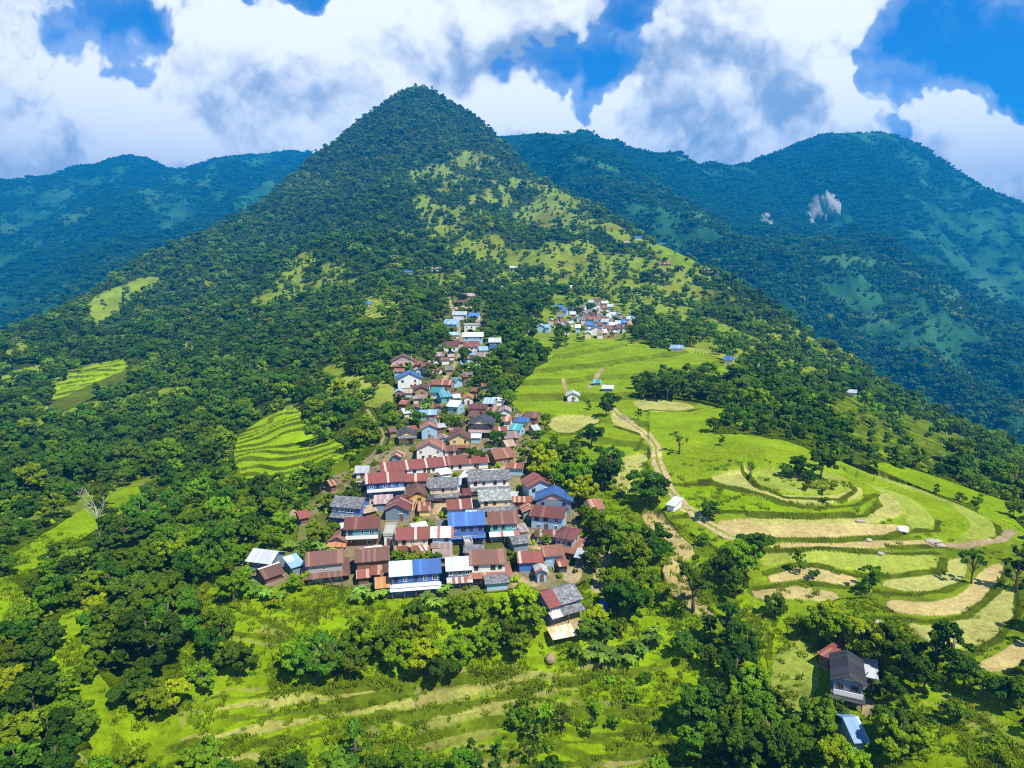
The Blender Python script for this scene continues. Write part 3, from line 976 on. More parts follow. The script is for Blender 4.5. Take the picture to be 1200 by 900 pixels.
def tag(o, label=None, cat=None, group=None, kind=None):
    for k, v in (('label', label), ('category', cat), ('group', group), ('kind', kind)):
        if v:
            o[k] = v
    return o


# ------------------------------------------------------------------ houses
KEEP = []      # (x, y, radius): no trees here
USED_LABELS = {}


def gable_roof(L, D, z, rise, over=.55, t=.09, gap=.0):
    """ridge along x, L x D is the wall outline; one closed folded sheet"""
    hx, hy = L / 2 + over, D / 2 + over
    drop = rise * over / (D / 2)
    e = z - drop
    b = MB()
    top = [(-hx, -hy, e), (hx, -hy, e), (hx, 0, z + rise), (-hx, 0, z + rise), (hx, hy, e), (-hx, hy, e)]
    v = top + [(x, y, q - t) for x, y, q in top]
    f = [(0, 1, 2, 3), (3, 2, 4, 5), (7, 6, 9, 8), (8, 9, 11, 10), (0, 6, 7, 1), (5, 4, 10, 11), (0, 3, 9, 6), (3, 5, 11, 9), (1, 7, 8, 2), (2, 8, 10, 4)]
    b.poly(v, f)
    return b


def hip_roof(L, D, z, rise, over=.55, t=.1):
    hx, hy = L / 2 + over, D / 2 + over
    rx = max(hx - hy, .15)
    b = MB()
    v = [(-hx, -hy, z), (hx, -hy, z), (hx, hy, z), (-hx, hy, z), (-rx, 0, z + rise), (rx, 0, z + rise)]
    v += [(x, y, z - t) for x, y, _ in v[:4]]
    f = [(0, 1, 5, 4), (1, 2, 5), (2, 3, 4, 5), (3, 0, 4), (9, 8, 7, 6), (0, 6, 7, 1), (1, 7, 8, 2), (2, 8, 9, 3), (3, 9, 6, 0)]
    return b.poly(v, f)


def house(label, xl, xr, yb, d=5.5, h=4.6, roof='gable', yaw=0, rc='red', wc='w_white', wc2=None, skirt=None, sk='slate', skz=None, win=3, wrow=None, trim='trim_white', rise=None,
          cat='house', group=None, detail=2, ridge=None, balcony=None, name='house', gablec=None, door=True, posts=3, wcut=None):
    xc = (xl + xr) / 2
    p = hit(xc, yb)
    zc = p[1] * FWD[1] + (p[2] - CZ) * FWD[2]
    k = zc / 800.0
    ya = math.radians(yaw)
    vis = (xr - xl) * k * 1.06
    d *= 1.18
    if roof in ('front',):
        W_ = max((vis - d * abs(math.sin(ya))) / math.cos(ya), 2.0) - .9     # width of the gable end
    else:
        W_ = max((vis - d * abs(math.sin(ya))) / math.cos(ya), 2.0) - .9
    W_ = max(W_, 1.6)
    # the front foot is at the pixel: centre lies half a depth behind it
    az = math.atan2(p[0], p[1])
    face = -az + ya          # yaw 0 faces the camera
    back = np.array([-math.sin(face), math.cos(face)])
    c = p[:2] + back * d * .5
    rt = empty(name, (c[0], c[1], p[2]), face)
    tag(rt, label, cat, group)
    KEEP.append((c[0], c[1], max(W_, d) * .5 + .8))
    # level a pad for it
    rad = math.hypot(W_, d) * .5 + .5
    jj = np.nonzero((np.abs(X - c[0]) < rad * 2) & (np.abs(Y - c[1]) < rad * 2))
    dist = np.hypot(X[jj] - c[0], Y[jj] - c[1])
    wgt = 1 - sstep(rad * .9, rad * 1.5, dist)
    Z[jj] = Z[jj] * (1 - wgt) + p[2] * wgt
    grassy[jj] *= 1 - wgt
    hw, hd = W_ / 2, d / 2
    rise = rise if rise is not None else (.50 * (hd if roof in ('gable', 'hip') else hw))
    wm = wc
    # walls with the gable ends in one body
    b = MB()
    if roof == 'gable':
        sec = [(-hd, -1.6), (hd, -1.6), (hd, h), (0, h + rise - .03), (-hd, h)]
        v = [(-hw, y, z) for y, z in sec] + [(hw, y, z) for y, z in sec]
    elif roof == 'front':
        sec = [(-hw, -1.6), (hw, -1.6), (hw, h), (0, h + rise - .03), (-hw, h)]
        v = [(x, -hd, z) for x, z in sec] + [(x, hd, z) for x, z in sec]
    if roof in ('gable', 'front'):
        f = [(0, 1, 2, 3, 4), (9, 8, 7, 6, 5), (0, 5, 6, 1), (1, 6, 7, 2), (2, 7, 8, 3), (3, 8, 9, 4), (4, 9, 5, 0)]
        if roof == 'gable':
            f = [tuple(reversed(q)) for q in f]
        b.poly(v, f)
    elif roof == 'shed':
        b.poly([(-hw, -hd, -1.6), (hw, -hd, -1.6), (hw, hd, -1.6), (-hw, hd, -1.6), (-hw, -hd, h - .02), (hw, -hd, h - .02), (hw, hd, h + rise - .02), (-hw, hd, h + rise - .02)],
               [(0, 3, 2, 1), (4, 5, 6, 7), (0, 1, 5, 4), (1, 2, 6, 5), (2, 3, 7, 6), (3, 0, 4, 7)])
    else:
        b.box(-hw, hw, -hd, hd, -1.6, h)
    b.build('wall', wm, rt)
    # roof
    if roof == 'gable':
        ro = gable_roof(W_, d, h, rise).build('roof', rc, rt)
    elif roof == 'front':
        ro = gable_roof(d, W_, h, rise).build('roof', rc, rt)
        ro.rotation_euler = (0, 0, PI / 2)
    elif roof == 'hip':
        ro = hip_roof(W_, d, h, rise).build('roof', rc, rt)
    elif roof == 'shed':
        o_ = .45
        e = rise * o_ / d
        ro = MB().sheet([(-hw - o_, -hd - o_, h - e + .05), (hw + o_, -hd - o_, h - e + .05), (hw + o_, hd + o_, h + rise + e + .05), (-hw - o_, hd + o_, h + rise + e + .05)], .08).build('roof', rc, rt)
    else:
        bb = MB().box(-hw - .2, hw + .2, -hd - .2, hd + .2, h, h + .18)
        for q in ((-hw - .2, hw + .2, -hd - .2, -hd - .02), (-hw - .2, hw + .2, hd + .02, hd + .2), (-hw - .2, -hw - .02, -hd - .02, hd + .02), (hw + .02, hw + .2, -hd - .02, hd + .02)):
            bb.box(*q, h + .183, h + .75)
        ro = bb.build('roof', rc, rt)
    if ridge and roof in ('gable', 'front'):
        L_ = (W_ if roof == 'gable' else d) / 2 + .58
        MB().poly([(-L_, -.22, h + rise - .05), (L_, -.22, h + rise - .05), (L_, 0, h + rise + .09), (-L_, 0, h + rise + .09), (L_, .22, h + rise - .05), (-L_, .22, h + rise - .05)],
                  [(0, 1, 2, 3), (3, 2, 4, 5), (0, 3, 5), (1, 4, 2), (0, 5, 4, 1)]).build('ridge_cap', ridge, ro)
    if detail < 1:
        return rt
    # barge boards on visible gables
    if detail >= 2 and roof == 'front' and trim:
        bt = MB()
        for s in (-1, 1):
            bt.poly([(0, -hd - .59, h + rise + .03), (s * (hw + .6), -hd - .59, h - rise * .6 / hw + .0), (s * (hw + .6), -hd - .59, h - rise * .6 / hw - .2), (0, -hd - .59, h + rise - .17),
                     (0, -hd - .54, h + rise + .03), (s * (hw + .6), -hd - .54, h - rise * .6 / hw), (s * (hw + .6), -hd - .54, h - rise * .6 / hw - .2), (0, -hd - .54, h + rise - .17)],
                    [(0, 1, 2, 3), (7, 6, 5, 4), (0, 4, 5, 1), (1, 5, 6, 2), (2, 6, 7, 3)])
        bt.build('barge_board', trim, ro)
        if gablec:
            MB().poly([(-hw * .92, -hd - .03, h + .08), (hw * .92, -hd - .03, h + .08), (0, -hd - .03, h + rise * .93), (-hw * .92, -hd + .03, h + .08), (hw * .92, -hd + .03, h + .08), (0, -hd + .03, h + rise * .93)],
                      [(0, 1, 2), (5, 4, 3), (0, 3, 4, 1), (1, 4, 5, 2), (2, 5, 3, 0)]).build('gable_panel', gablec, rt)
    # stone plinth
    MB().box(-hw - .12, hw + .12, -hd - .12, hd + .12, -1.4, .28).build('plinth', 'stone', rt)
    two = h > 3.6
    zs = skz if skz is not None else (h * .52 if two else h - .3)
    # upper storey in another colour
    if wc2 and two:
        MB().box(-hw - .03, hw + .03, -hd - .03, hd + .03, .30, zs - .05).build('ground_storey', wc2, rt)
    # pent roof
    if skirt:
        w_, dr = 1.7, .62
        if skirt == 'all':
            a0 = [(-hw - .02, -hd - .02), (hw + .02, -hd - .02), (hw + .02, hd + .02), (-hw - .02, hd + .02)]
            a1 = [(-hw - w_, -hd - w_), (hw + w_, -hd - w_), (hw + w_, hd + w_), (-hw - w_, hd + w_)]
            s_ = MB()
            v = [(x, y, zs + .02) for x, y in a0] + [(x, y, zs - dr) for x, y in a1] + [(x, y, zs - .07) for x, y in a0] + [(x, y, zs - dr - .08) for x, y in a1]
            f = []
            for i in range(4):
                j = (i + 1) % 4
                f += [(4 + i, 4 + j, j, i), (8 + i, 8 + j, 12 + j, 12 + i), (12 + i, 12 + j, 4 + j, 4 + i), (i, j, 8 + j, 8 + i)]
            s_.poly(v, f)
        else:
            s_ = MB().sheet([(-hw - .4, -hd - w_, zs - dr), (hw + .4, -hd - w_, zs - dr), (hw + .4, -hd + .02, zs), (-hw - .4, -hd + .02, zs)], .08)
        s_.build('veranda_roof', sk, rt)
        for i in range(posts):
            x = -hw + .1 + (2 * hw - .2) * i / max(posts - 1, 1)
            MB().box(x - .07, x + .07, -hd - w_ + .25, -hd - w_ + .39, -.6, zs - dr + .02).build('post', 'wood', rt)
    if balcony and two:
        zb = h * .5
        bl = MB().box(-hw, hw, -hd - 1.1, -hd - .01, zb - .15, zb)
        bl.build('balcony', 'concrete', rt)
        MB().box(-hw, hw, -hd - 1.1, -hd - 1.0, zb + .003, zb + .85).build('balcony_rail', balcony, rt)
    # windows and door on the front, windows on the sides
    if detail >= 2 and win:
        rows = []
        if two:
            rows.append((zs + (h - zs) * .5 - .12, win))
            rows.append((zs * .46, max(win - 1, 1)))
        else:
            rows.append((h * .5, max(win - 1, 1)))
        if wcut:
            rows = rows[:wcut]
        for ri, (zw, nw) in enumerate(rows):
            for i in range(nw):
                ww, wh = random.uniform(.36, .58), random.uniform(.42, .6)
                if nw > 2 and random.random() < .13:
                    continue
                x = -hw + 2 * hw * (i + .5 + random.uniform(-.12, .12)) / nw
                if ri == len(rows) - 1 and door and i == nw // 2:
                    x += .25 * hw if nw == 1 else 0
                fr = MB()
                for q in ((x - ww, x + ww, zw + wh - .09, zw + wh), (x - ww, x + ww, zw - wh, zw - wh + .09), (x - ww, x - ww + .09, zw - wh + .093, zw + wh - .093), (x + ww - .09, x + ww, zw - wh + .093, zw + wh - .093),
                          (x - .04, x + .04, zw - wh + .093, zw + wh - .093)):
                    fr.box(q[0], q[1], -hd - .09, -hd - .005 if not (wc2 and ri) else -hd - .035, q[2], q[3])
                w_o = fr.build('window', (trim or 'wood') if random.random() < .65 else 'wood', rt)
                MB().box(x - ww + .09, x + ww - .09, -hd - .05, -hd - .037, zw - wh + .09, zw + wh - .09).build('pane', 'glass', w_o)
        if door:
            xd = 0 if win % 2 == 1 else hw * .45
            do = MB().box(xd - .45, xd + .45, -hd - .14, -hd - .035, .29, min(2.1, zs - .3)).build('door', 'wood', rt)
            MB().box(xd + .28, xd + .36, -hd - .19, -hd - .142, 1.1, 1.2).build('handle', 'stone', do)
    if detail >= 2 and win:
        for s in (-1, 1):
            zw = h * .72 if two else h * .5
            fr = MB().box(*sorted((s * (hw + .005), s * (hw + .07))), -.55, .55, zw - .55, zw + .55)
            w_o = fr.build('window', trim or 'wood', rt)
            MB().box(*sorted((s * (hw + .072), s * (hw + .085))), -.42, .42, zw - .42, zw + .42).build('pane', 'glass', w_o)
    return rt


GV = 'houses of the hill village'
V = lambda *a, **k: house(*a, group=GV, **k)
# lower village, front to back
V('white tin house at the village edge, light roof facing the big grove', 284, 326, 674, 5.0, 3.6, 'gable', -36, 'white', 'w_bluegrey', win=2)
V('rust brown low shed with a white ridge strip beside the white tin house', 306, 337, 683, 4.2, 2.1, 'gable', 24, 'brown', 'w_brown', win=0, ridge='trim_white', cat='shed', name='shed', door=False)
V('small light blue lean-to beside the two tier brown farmhouse', 338, 361, 673, 3.6, 2.2, 'shed', 22, 'lightblue', 'w_bluegrey', win=0, cat='shed', name='shed', rise=.8)
V('brown farmhouse with a two tier tin roof and grey walls', 361, 403, 682, 5.4, 4.7, 'gable', -2, 'brown', 'w_grey', skirt='all', sk='brown', win=3, posts=4)
V('red brown roofed house with open dark ground floor beside the blue and white house', 418, 456, 674, 5.0, 3.9, 'gable', -1, 'brown', 'w_brown', win=3, ridge='rust', trim='wood')
V('small rust red hut in front of the red brown roofed house', 419, 434, 686, 2.8, 2.3, 'gable', 0, 'rust', 'w_brown', win=0, cat='hut', name='hut')
V('tiny rust lean-to squeezed beside the small rust red hut', 437, 447, 684, 2.4, 2.4, 'shed', 0, 'rust', 'w_dark', win=0, cat='hut', name='hut', rise=.4)
V('rust orange roofed hut with teal walls among banana plants', 441, 462, 699, 3.6, 2.6, 'gable', 0, 'orange', 'w_teal', win=2)
V('long two storey house half white half blue roof, blue and white bands below', 459, 516, 698, 5.4, 5.4, 'gable', 1, 'bluehalf', 'w_blue', skirt='front', sk='white', win=5, balcony='trim_white', posts=5)
V('white corrugated roof house between the blue white house and the red one', 523, 554, 687, 5.0, 4.3, 'gable', 4, 'white', 'w_bluegrey', skirt='front', sk='whiterust', win=3)
V('large red brown house with a row of four windows in a white upper wall', 551, 594, 683, 5.6, 5.0, 'gable', 4, 'brown', 'w_white', 'w_brown', skirt='all', sk='terracotta', win=4, trim='wood', posts=5)
V('rust striped roof house with blue lower wall beside the four window house', 606, 637, 671, 4.2, 3.0, 'gable', 7, 'redstripe', 'w_blue', win=2)
V('light blue shed with a white and rust roof, standing end on', 626, 644, 683, 4.0, 2.9, 'front', 10, 'whiterust', 'w_ltblue', win=1, cat='shed', name='shed')
V('rust roofed house with a light blue wall below the maroon roofed house', 635, 663, 664, 4.2, 3.2, 'gable', 14, 'terracotta', 'w_ltblue', win=2)
V('maroon roofed house with white roof edges and terracotta skirt roof', 645, 676, 652, 5.4, 4.8, 'hip', -18, 'maroon', 'w_grey', skirt='all', sk='terracotta', win=3, posts=4)
V('small white tin canopy on dark posts beside the trees', 671, 687, 665, 3.0, 2.6, 'shed', -12, 'white', 'w_dark', win=0, cat='shed', name='shed', rise=.4)
V('slate and maroon roofed long farmhouse below the village, yellow sheet in front', 634, 690, 727, 5.6, 4.4, 'gable', 34, 'slatemaroon', 'w_bluegrey', skirt='front', sk='slatewhite', win=3, skz=2.9)
V('rust and orange patched cottage with several small roofs by banana plants', 382, 411, 646, 4.6, 2.9, 'front', -20, 'terracotta', 'w_bluegrey', win=2, skirt='front', sk='orange', skz=2.5)
V('red roofed two storey house with white balcony above a dark red ground floor', 404, 446, 641, 5.2, 5.2, 'gable', -7, 'red', 'w_teal', 'w_brown', win=3, balcony='trim_white')
V('flat white concrete roof terrace joined to the red roofed balcony house', 447, 465, 640, 5.6, 2.7, 'flat', -7, 'concrete', 'w_white', win=1)
V('red striped roof house with open cream ground floor above the leafy garden', 466, 503, 650, 5.0, 4.4, 'gable', -1, 'redstripe', 'w_cream', skirt='front', sk='whiterust', win=3)
V('patchy purple brown roofed house with a light blue front', 505, 531, 646, 4.6, 4.0, 'gable', -3, 'whiterust', 'w_ltblue', skirt='front', sk='pink', skz=2.2, win=2)
V('brilliant blue roofed two storey house with blue walls and balcony', 526, 569, 637, 6.0, 5.2, 'gable', 4, 'blue', 'w_blue', win=4, skirt='front', sk='blue', balcony='trim_blue')
V('red brown roofed teal walled house with a rust and white veranda roof', 572, 609, 634, 5.6, 5.0, 'gable', 7, 'brown', 'w_teal', skirt='front', sk='whiterust', win=3)
V('slate roofed long house with blue and white windows at the edge of the trees', 384, 428, 612, 5.4, 4.6, 'gable', -26, 'slate', 'w_blue', skirt='front', sk='slate', win=6, wcut=1)
V('small tan shed tucked behind the slate roofed long house', 424, 444, 608, 3.2, 2.4, 'gable', 22, 'tan', 'w_brown', win=0, cat='shed', name='shed')
V('red roofed house with white striped sheets and a curved ridge', 448, 482, 611, 6.0, 3.4, 'front', -12, 'redstripe', 'w_bluegrey', win=2)
V('ochre walled house with a brown gabled roof facing downhill', 478, 502, 598, 6.0, 4.4, 'front', 3, 'brown', 'w_ochre', win=1, gablec='w_brown', trim='tan')
V('dark grey lean-to attached to the ochre walled house', 500, 509, 597, 4.0, 2.8, 'shed', 3, 'slatedark', 'w_dark', win=0, cat='shed', name='shed')
V('slate house with cream band and grey veranda roof in mid village', 503, 537, 588, 5.4, 4.6, 'gable', 1, 'slate', 'w_cream', skirt='front', sk='slate', win=3)
V('blue and white school block with rusty striped roof', 430, 475, 585, 5.6, 5.4, 'gable', 2, 'redstripe', 'w_blue', win=5, balcony='trim_white')
V('small red and white patched roof hut behind the ochre house', 476, 501, 573, 4.2, 2.8, 'gable', 0, 'redstripe', 'w_bluegrey', win=1, cat='hut', name='hut')
V('tiny dark red roof hut beside the slate houses', 542, 553, 589, 3.0, 2.3, 'shed', 4, 'maroon', 'w_brown', win=0, cat='hut', name='hut', rise=.5)
V('red striped roof house above the brilliant blue house', 524, 554, 607, 4.6, 3.0, 'gable', 5, 'redstripe', 'w_white', win=2)
V('grey green slate house with cream band and dark veranda all round', 561, 600, 604, 5.4, 4.7, 'gable', 7, 'slategreen', 'w_cream', skirt='all', sk='slate', win=3, posts=4)
V('long grey slate house with white upper wall and four dark windows', 549, 599, 580, 5.6, 4.8, 'gable', 8, 'slate', 'w_white', skirt='front', sk='slate', win=4, trim='wood')
V('small white flat roofed annex beside the long grey slate house', 535, 550, 569, 3.6, 2.6, 'shed', -22, 'white', 'w_dark', win=0, cat='shed', name='shed', rise=.5)
V('long red roofed school block, western half with white patched sheets', 448, 524, 557, 5.6, 2.5, 'gable', 9, 'redstripe', 'w_white', win=8, trim='trim_blue')
V('long red roofed school block, eastern half with a row of white skylights', 524, 574, 551, 5.6, 2.5, 'gable', 9, 'red', 'w_white', win=6, trim='trim_blue')
V('red gabled house with blue white front behind the blue gabled house', 615, 652, 586, 6.2, 4.2, 'front', 16, 'red', 'w_ltblue', win=2)
V('blue gabled house with pinkish gable between two red roofs', 627, 670, 603, 5.0, 4.2, 'front', -2, 'blue', 'w_bluegrey', win=2, gablec='w_pink', trim='trim_blue', rise=2.1)
V('long red roofed house with white gable edge and blue white wall', 619, 662, 621, 5.2, 3.9, 'gable', -12, 'red', 'w_ltblue', win=3)
V('terracotta roofed house half hidden by the trees east of the village', 688, 713, 609, 5.0, 3.4, 'gable', 26, 'terracotta', 'w_white', win=2)
V('white tin hut on the terraces at the wood edge', 416, 433, 562, 4.0, 2.6, 'gable', -6, 'white', 'w_white', win=1, cat='hut', name='hut')
V('small rust roof hut alone among trees above the slate long house', 384, 399, 577, 3.4, 2.6, 'gable', 26, 'rust', 'w_brown', win=0, cat='hut', name='hut')
V('small red and white hut on the village edge by the haystack', 349, 366, 615, 3.6, 2.4, 'gable', 18, 'redstripe', 'w_brown', win=0, cat='hut', name='hut')
V('rust and white sheet roofed shed in front of the striped roof house', 462, 480, 655, 3.6, 2.2, 'shed', 4, 'rust', 'w_cream', win=0, cat='shed', name='shed', rise=.5)
V('dark low store shed behind the white corrugated roof house', 508, 530, 662, 3.4, 2.2, 'gable', 2, 'pink', 'w_dark', win=0, cat='shed', name='shed')
V('white tin shed behind the slate house with the cream band', 514, 532, 563, 3.0, 2.2, 'shed', 20, 'white', 'w_white', win=0, cat='shed', name='shed', rise=.4)
V('pale tarpaulin lean-to beside the grey green slate house', 594, 606, 592, 3.0, 2.2, 'shed', -10, 'white', 'w_grey', win=0, cat='shed', name='shed', rise=.4)
V('small white cement hut beside the brilliant blue house steps', 544, 555, 648, 2.8, 2.2, 'flat', 8, 'concrete', 'w_white', win=0, cat='hut', name='hut')
V('dusty pink tin hut on the courtyard below the long red house', 608, 621, 632, 3.2, 2.2, 'shed', 16, 'pink', 'w_cream', win=0, cat='hut', name='hut', rise=.4)
V('rusty open shed below the light blue walled house', 652, 668, 672, 3.2, 2.0, 'shed', 12, 'rust', 'w_dark', win=0, cat='shed', name='shed', rise=.4)
V('grey tin hut behind the terracotta patched cottage', 400, 412, 628, 3.0, 2.2, 'gable', 10, 'whiterust', 'w_bluegrey', win=0, cat='hut', name='hut')
V('slim yellow walled store with a rust roof above the garden', 490, 505, 606, 3.6, 2.0, 'shed', 0, 'rust', 'w_yellow', win=0, cat='hut', name='hut', rise=.5)
V('dark roofed shed between the school block and the ochre house', 462, 477, 596, 3.0, 2.0, 'shed', -8, 'slate', 'w_grey', win=0, cat='shed', name='shed', rise=.4)
V('rust roofed barn behind the eastern red school block', 566, 590, 539, 4.0, 2.2, 'gable', 10, 'slate', 'w_white', win=0, cat='shed', name='shed')
V('white gabled hut left of the brown yellow house', 514, 526, 522, 3.4, 2.4, 'front', 0, 'pink', 'w_white', win=1, cat='hut', name='hut')
V('small grey roofed hut above the rust gabled house', 505, 517, 502, 3.4, 2.2, 'gable', 10, 'slate', 'w_mud', win=0, cat='hut', name='hut')
V('brown roofed hut left of the dark slate gabled cottage', 455, 467, 512, 3.2, 2.2, 'gable', 20, 'brown', 'w_mud', win=0, cat='hut', name='hut')
V('rust roofed hut just above the round shouldered blue roof', 588, 600, 500, 3.4, 2.4, 'gable', -12, 'rust', 'w_white', win=0, cat='hut', name='hut')
V('pale blue hut on the street bend below the maroon white house', 540, 552, 432, 3.6, 2.6, 'gable', 8, 'lightblue', 'w_white', win=0, cat='hut', name='hut')
V('white roofed hut between the two teal roofs and the orange one', 530, 541, 472, 3.4, 2.4, 'gable', 12, 'white', 'w_ltblue', win=0, cat='hut', name='hut')
V('tan hut on the slope below the big blue gabled house', 472, 484, 466, 3.4, 2.4, 'gable', -10, 'tan', 'w_white', win=0, cat='hut', name='hut')
# upper village
V('dark slate gabled cottage with a yellow front', 467, 488, 521, 5.0, 3.6, 'front', 2, 'slatedark', 'w_yellow', win=2, trim='wood', skirt='front', sk='slate')
V('rust gabled house with a blue gable and white wall', 493, 514, 515, 5.4, 4.2, 'front', 4, 'rust', 'w_ltblue', win=1, gablec='w_ltblue')
V('big red gabled house with white and blue front above the school', 487, 521, 539, 6.0, 3.8, 'front', -5, 'terracotta', 'w_white', win=3)
V('brown gabled house with yellow front and brown veranda roof', 526, 551, 529, 5.6, 4.6, 'front', -2, 'brown', 'w_yellow', win=2, skirt='front', sk='brown', gablec='w_cream')
V('small white walled brown hut behind the red school block', 520, 535, 536, 3.4, 2.6, 'gable', 0, 'brown', 'w_white', win=1, cat='hut', name='hut')
V('light blue roofed hut alone among banana plants', 492, 511, 493, 4.0, 2.6, 'gable', 0, 'lightblue', 'w_teal', win=1, cat='hut', name='hut')
V('big black gabled house with a pink balcony railing', 547, 579, 514, 7.0, 5.2, 'front', -8, 'dark', 'w_dark', win=2, balcony='w_pink', trim='wood', gablec='w_cream')
V('white awning hut below the black gabled house', 550, 564, 520, 3.0, 2.2, 'shed', -5, 'white', 'w_ltblue', win=0, cat='hut', name='hut', rise=.4)
V('brown roof house adjoining the black gabled house on its uphill side', 545, 562, 498, 4.6, 3.6, 'gable', -30, 'brown', 'w_mud', win=2)
V('round shouldered bright blue roofed house at the meadow edge', 601, 620, 505, 4.6, 3.4, 'hip', -6, 'blue', 'w_ochre', win=2)
V('dark brown roofed house behind the bright blue roofed one', 613, 632, 498, 4.6, 3.2, 'gable', -10, 'brown', 'w_mud', win=2)
V('teal and white roofed hut downhill of the bright blue roof', 594, 613, 511, 4.6, 2.6, 'gable', -24, 'teal', 'w_ltblue', win=1, cat='hut', name='hut')
V('pale pinkish roofed house topmost of the rust roof row', 589, 611, 522, 4.6, 3.0, 'gable', 18, 'pink', 'w_mud', win=2)
V('pale rust roofed house in the middle of the rust roof row', 590, 607, 531, 4.2, 2.8, 'gable', 24, 'tan', 'w_mud', win=1)
V('tan and orange roofed barn at the bottom of the rust roof row', 575, 608, 546, 6.4, 3.0, 'gable', 24, 'terracotta', 'w_mud', win=2)
V('white edged brown hut beside the meadow below the bright blue roof', 622, 636, 511, 3.6, 2.6, 'gable', 30, 'white', 'w_mud', win=1, cat='hut', name='hut')
V('maroon gabled house among teal roofs', 486, 502, 466, 5.0, 3.6, 'front', 0, 'maroon', 'w_mud', win=1)
V('tan round topped hut just below the maroon gabled house', 484, 500, 474, 4.2, 2.6, 'hip', 0, 'pink', 'w_cream', win=1, cat='hut', name='hut')
V('teal roofed house, upper of the teal pair', 501, 521, 468, 5.0, 3.2, 'gable', -22, 'teal', 'w_white', win=2)
V('teal roofed house, lower of the teal pair', 514, 532, 473, 4.8, 3.2, 'gable', 20, 'teal', 'w_teal', win=2)
V('brown roofed house just above the teal pair', 505, 531, 459, 5.0, 3.4, 'gable', -14, 'rust', 'w_mud', win=2)
V('orange roofed house with white top beside the footpath', 543, 555, 475, 4.6, 3.2, 'front', 0, 'orange', 'w_white', win=1)
V('white and light blue roofed house at the path bend', 520, 541, 486, 5.4, 3.6, 'gable', -26, 'white', 'w_ltblue', win=2)
V('pinkish blue roofed house near the dead tree', 564, 581, 483, 5.0, 3.8, 'gable', -14, 'lightblue', 'w_pink', win=2)
V('brown arched roof house above the black gabled house', 548, 571, 488, 5.6, 3.2, 'hip', -4, 'maroon', 'w_mud', win=2)
V('grey and white roofed house east of the black gabled house', 585, 599, 492, 5.0, 3.4, 'front', 0, 'pink', 'w_white', win=1)
V('red brown gabled house with blue and pink front at the forest edge', 459, 487, 432, 6.0, 3.8, 'front', 0, 'terracotta', 'w_pink', win=2, gablec='w_grey', skirt='front', sk='rust')
V('big blue gabled house with white front on the upper village street', 466, 495, 455, 7.0, 4.4, 'front', 2, 'blue', 'w_white', win=2, trim='trim_blue')
V('red roofed shed beside the big blue gabled house', 484, 496, 434, 4.4, 3.0, 'gable', -18, 'red', 'w_mud', win=0, cat='shed', name='shed')
V('brown roofed house above the footpath fork', 493, 511, 438, 5.0, 3.6, 'gable', 12, 'brown', 'w_cream', win=2)
V('slim pinkish roofed house stepping up the street', 504, 521, 424, 5.0, 3.2, 'gable', 14, 'pink', 'w_mud', win=2)
V('light grey roofed hut below the slim pinkish roofed house', 503, 514, 432, 4.0, 2.6, 'gable', 8, 'white', 'w_brown', win=0, cat='hut', name='hut')
V('maroon roofed white house beside the pale street', 519, 538, 412, 5.4, 3.6, 'gable', -6, 'maroon', 'w_white', win=2)
V('pale teal roofed hut in the trees east of the street', 525, 536, 455, 5.0, 2.6, 'gable', -40, 'teal', 'w_ltblue', win=0, cat='hut', name='hut')
V('grey roofed hut half hidden in the trees east of the street', 522, 531, 440, 4.0, 3.0, 'gable', 0, 'slate', 'w_mud', win=0, cat='hut', name='hut')
V('grey brown roofed house at the top of the street', 540, 556, 352, 6.0, 3.6, 'gable', 0, 'pink', 'w_mud', win=0, detail=1)
V('dark maroon roofed house second from the top of the street', 535, 551, 360, 6.0, 3.4, 'gable', 0, 'maroon', 'w_white', win=0, detail=1)
V('tan roofed long house third from the top of the street', 533, 553, 367, 5.0, 2.8, 'gable', 2, 'tan', 'w_mud', win=0, detail=1)
V('white roofed house beside the small blue house high on the street', 530, 547, 375, 6.0, 3.8, 'gable', -6, 'white', 'w_white', win=0, detail=1)
V('blue roofed white house high on the street', 547, 562, 378, 6.5, 4.2, 'gable', -12, 'blue', 'w_white', win=0, detail=1)
V('pink roofed shed just below the high blue roofed house', 555, 567, 382, 4.0, 2.6, 'gable', 18, 'pink', 'w_pink', win=0, detail=1)
V('white walled house with dark openings halfway up the street', 544, 562, 390, 6.0, 4.6, 'flat', 0, 'concrete', 'w_white', win=3)
V('white and light blue house with teal windows on the street', 543, 566, 404, 6.0, 5.0, 'gable', 0, 'white', 'w_ltblue', win=4)
V('red flat roofed long house on the street', 543, 562, 415, 6.0, 4.0, 'shed', 4, 'red', 'w_white', win=3)
V('long light blue roof on the slope west of the street', 517, 537, 384, 4.0, 2.4, 'shed', -26, 'lightblue', 'w_ltblue', win=0, detail=1, cat='shed', name='shed')
V('small pale blue roofed hut west of the street', 527, 538, 398, 4.6, 3.0, 'gable', 0, 'lightblue', 'w_white', win=0, detail=1, cat='hut', name='hut')
V('blue and white tall house standing apart in the trees east of the street', 573, 587, 412, 6.0, 5.4, 'gable', 0, 'white', 'w_blue', win=3)
V('white roofed hut below the red flat roofed house', 561, 573, 416, 5.0, 2.8, 'gable', 8, 'lightblue', 'w_white', win=0, detail=1, cat='hut', name='hut')
V('grey purple roofed house lowest on the eastern street edge', 556, 576, 424, 5.0, 3.0, 'gable', -10, 'pink', 'w_grey', win=2)
GF = 'scattered farmhouses on the slopes'
F = lambda *a, **k: house(*a, group=GF, **k)
F('blue roofed farmhouse at the top corner of a small terraced field', 420, 437, 360, 5.6, 2.6, 'gable', 14, 'blue', 'w_cream', win=0, detail=1)
F('blue roofed farmhouse highest above the village in the forest', 470, 483, 322, 5.6, 2.6, 'gable', 0, 'blue', 'w_cream', win=0, detail=1)
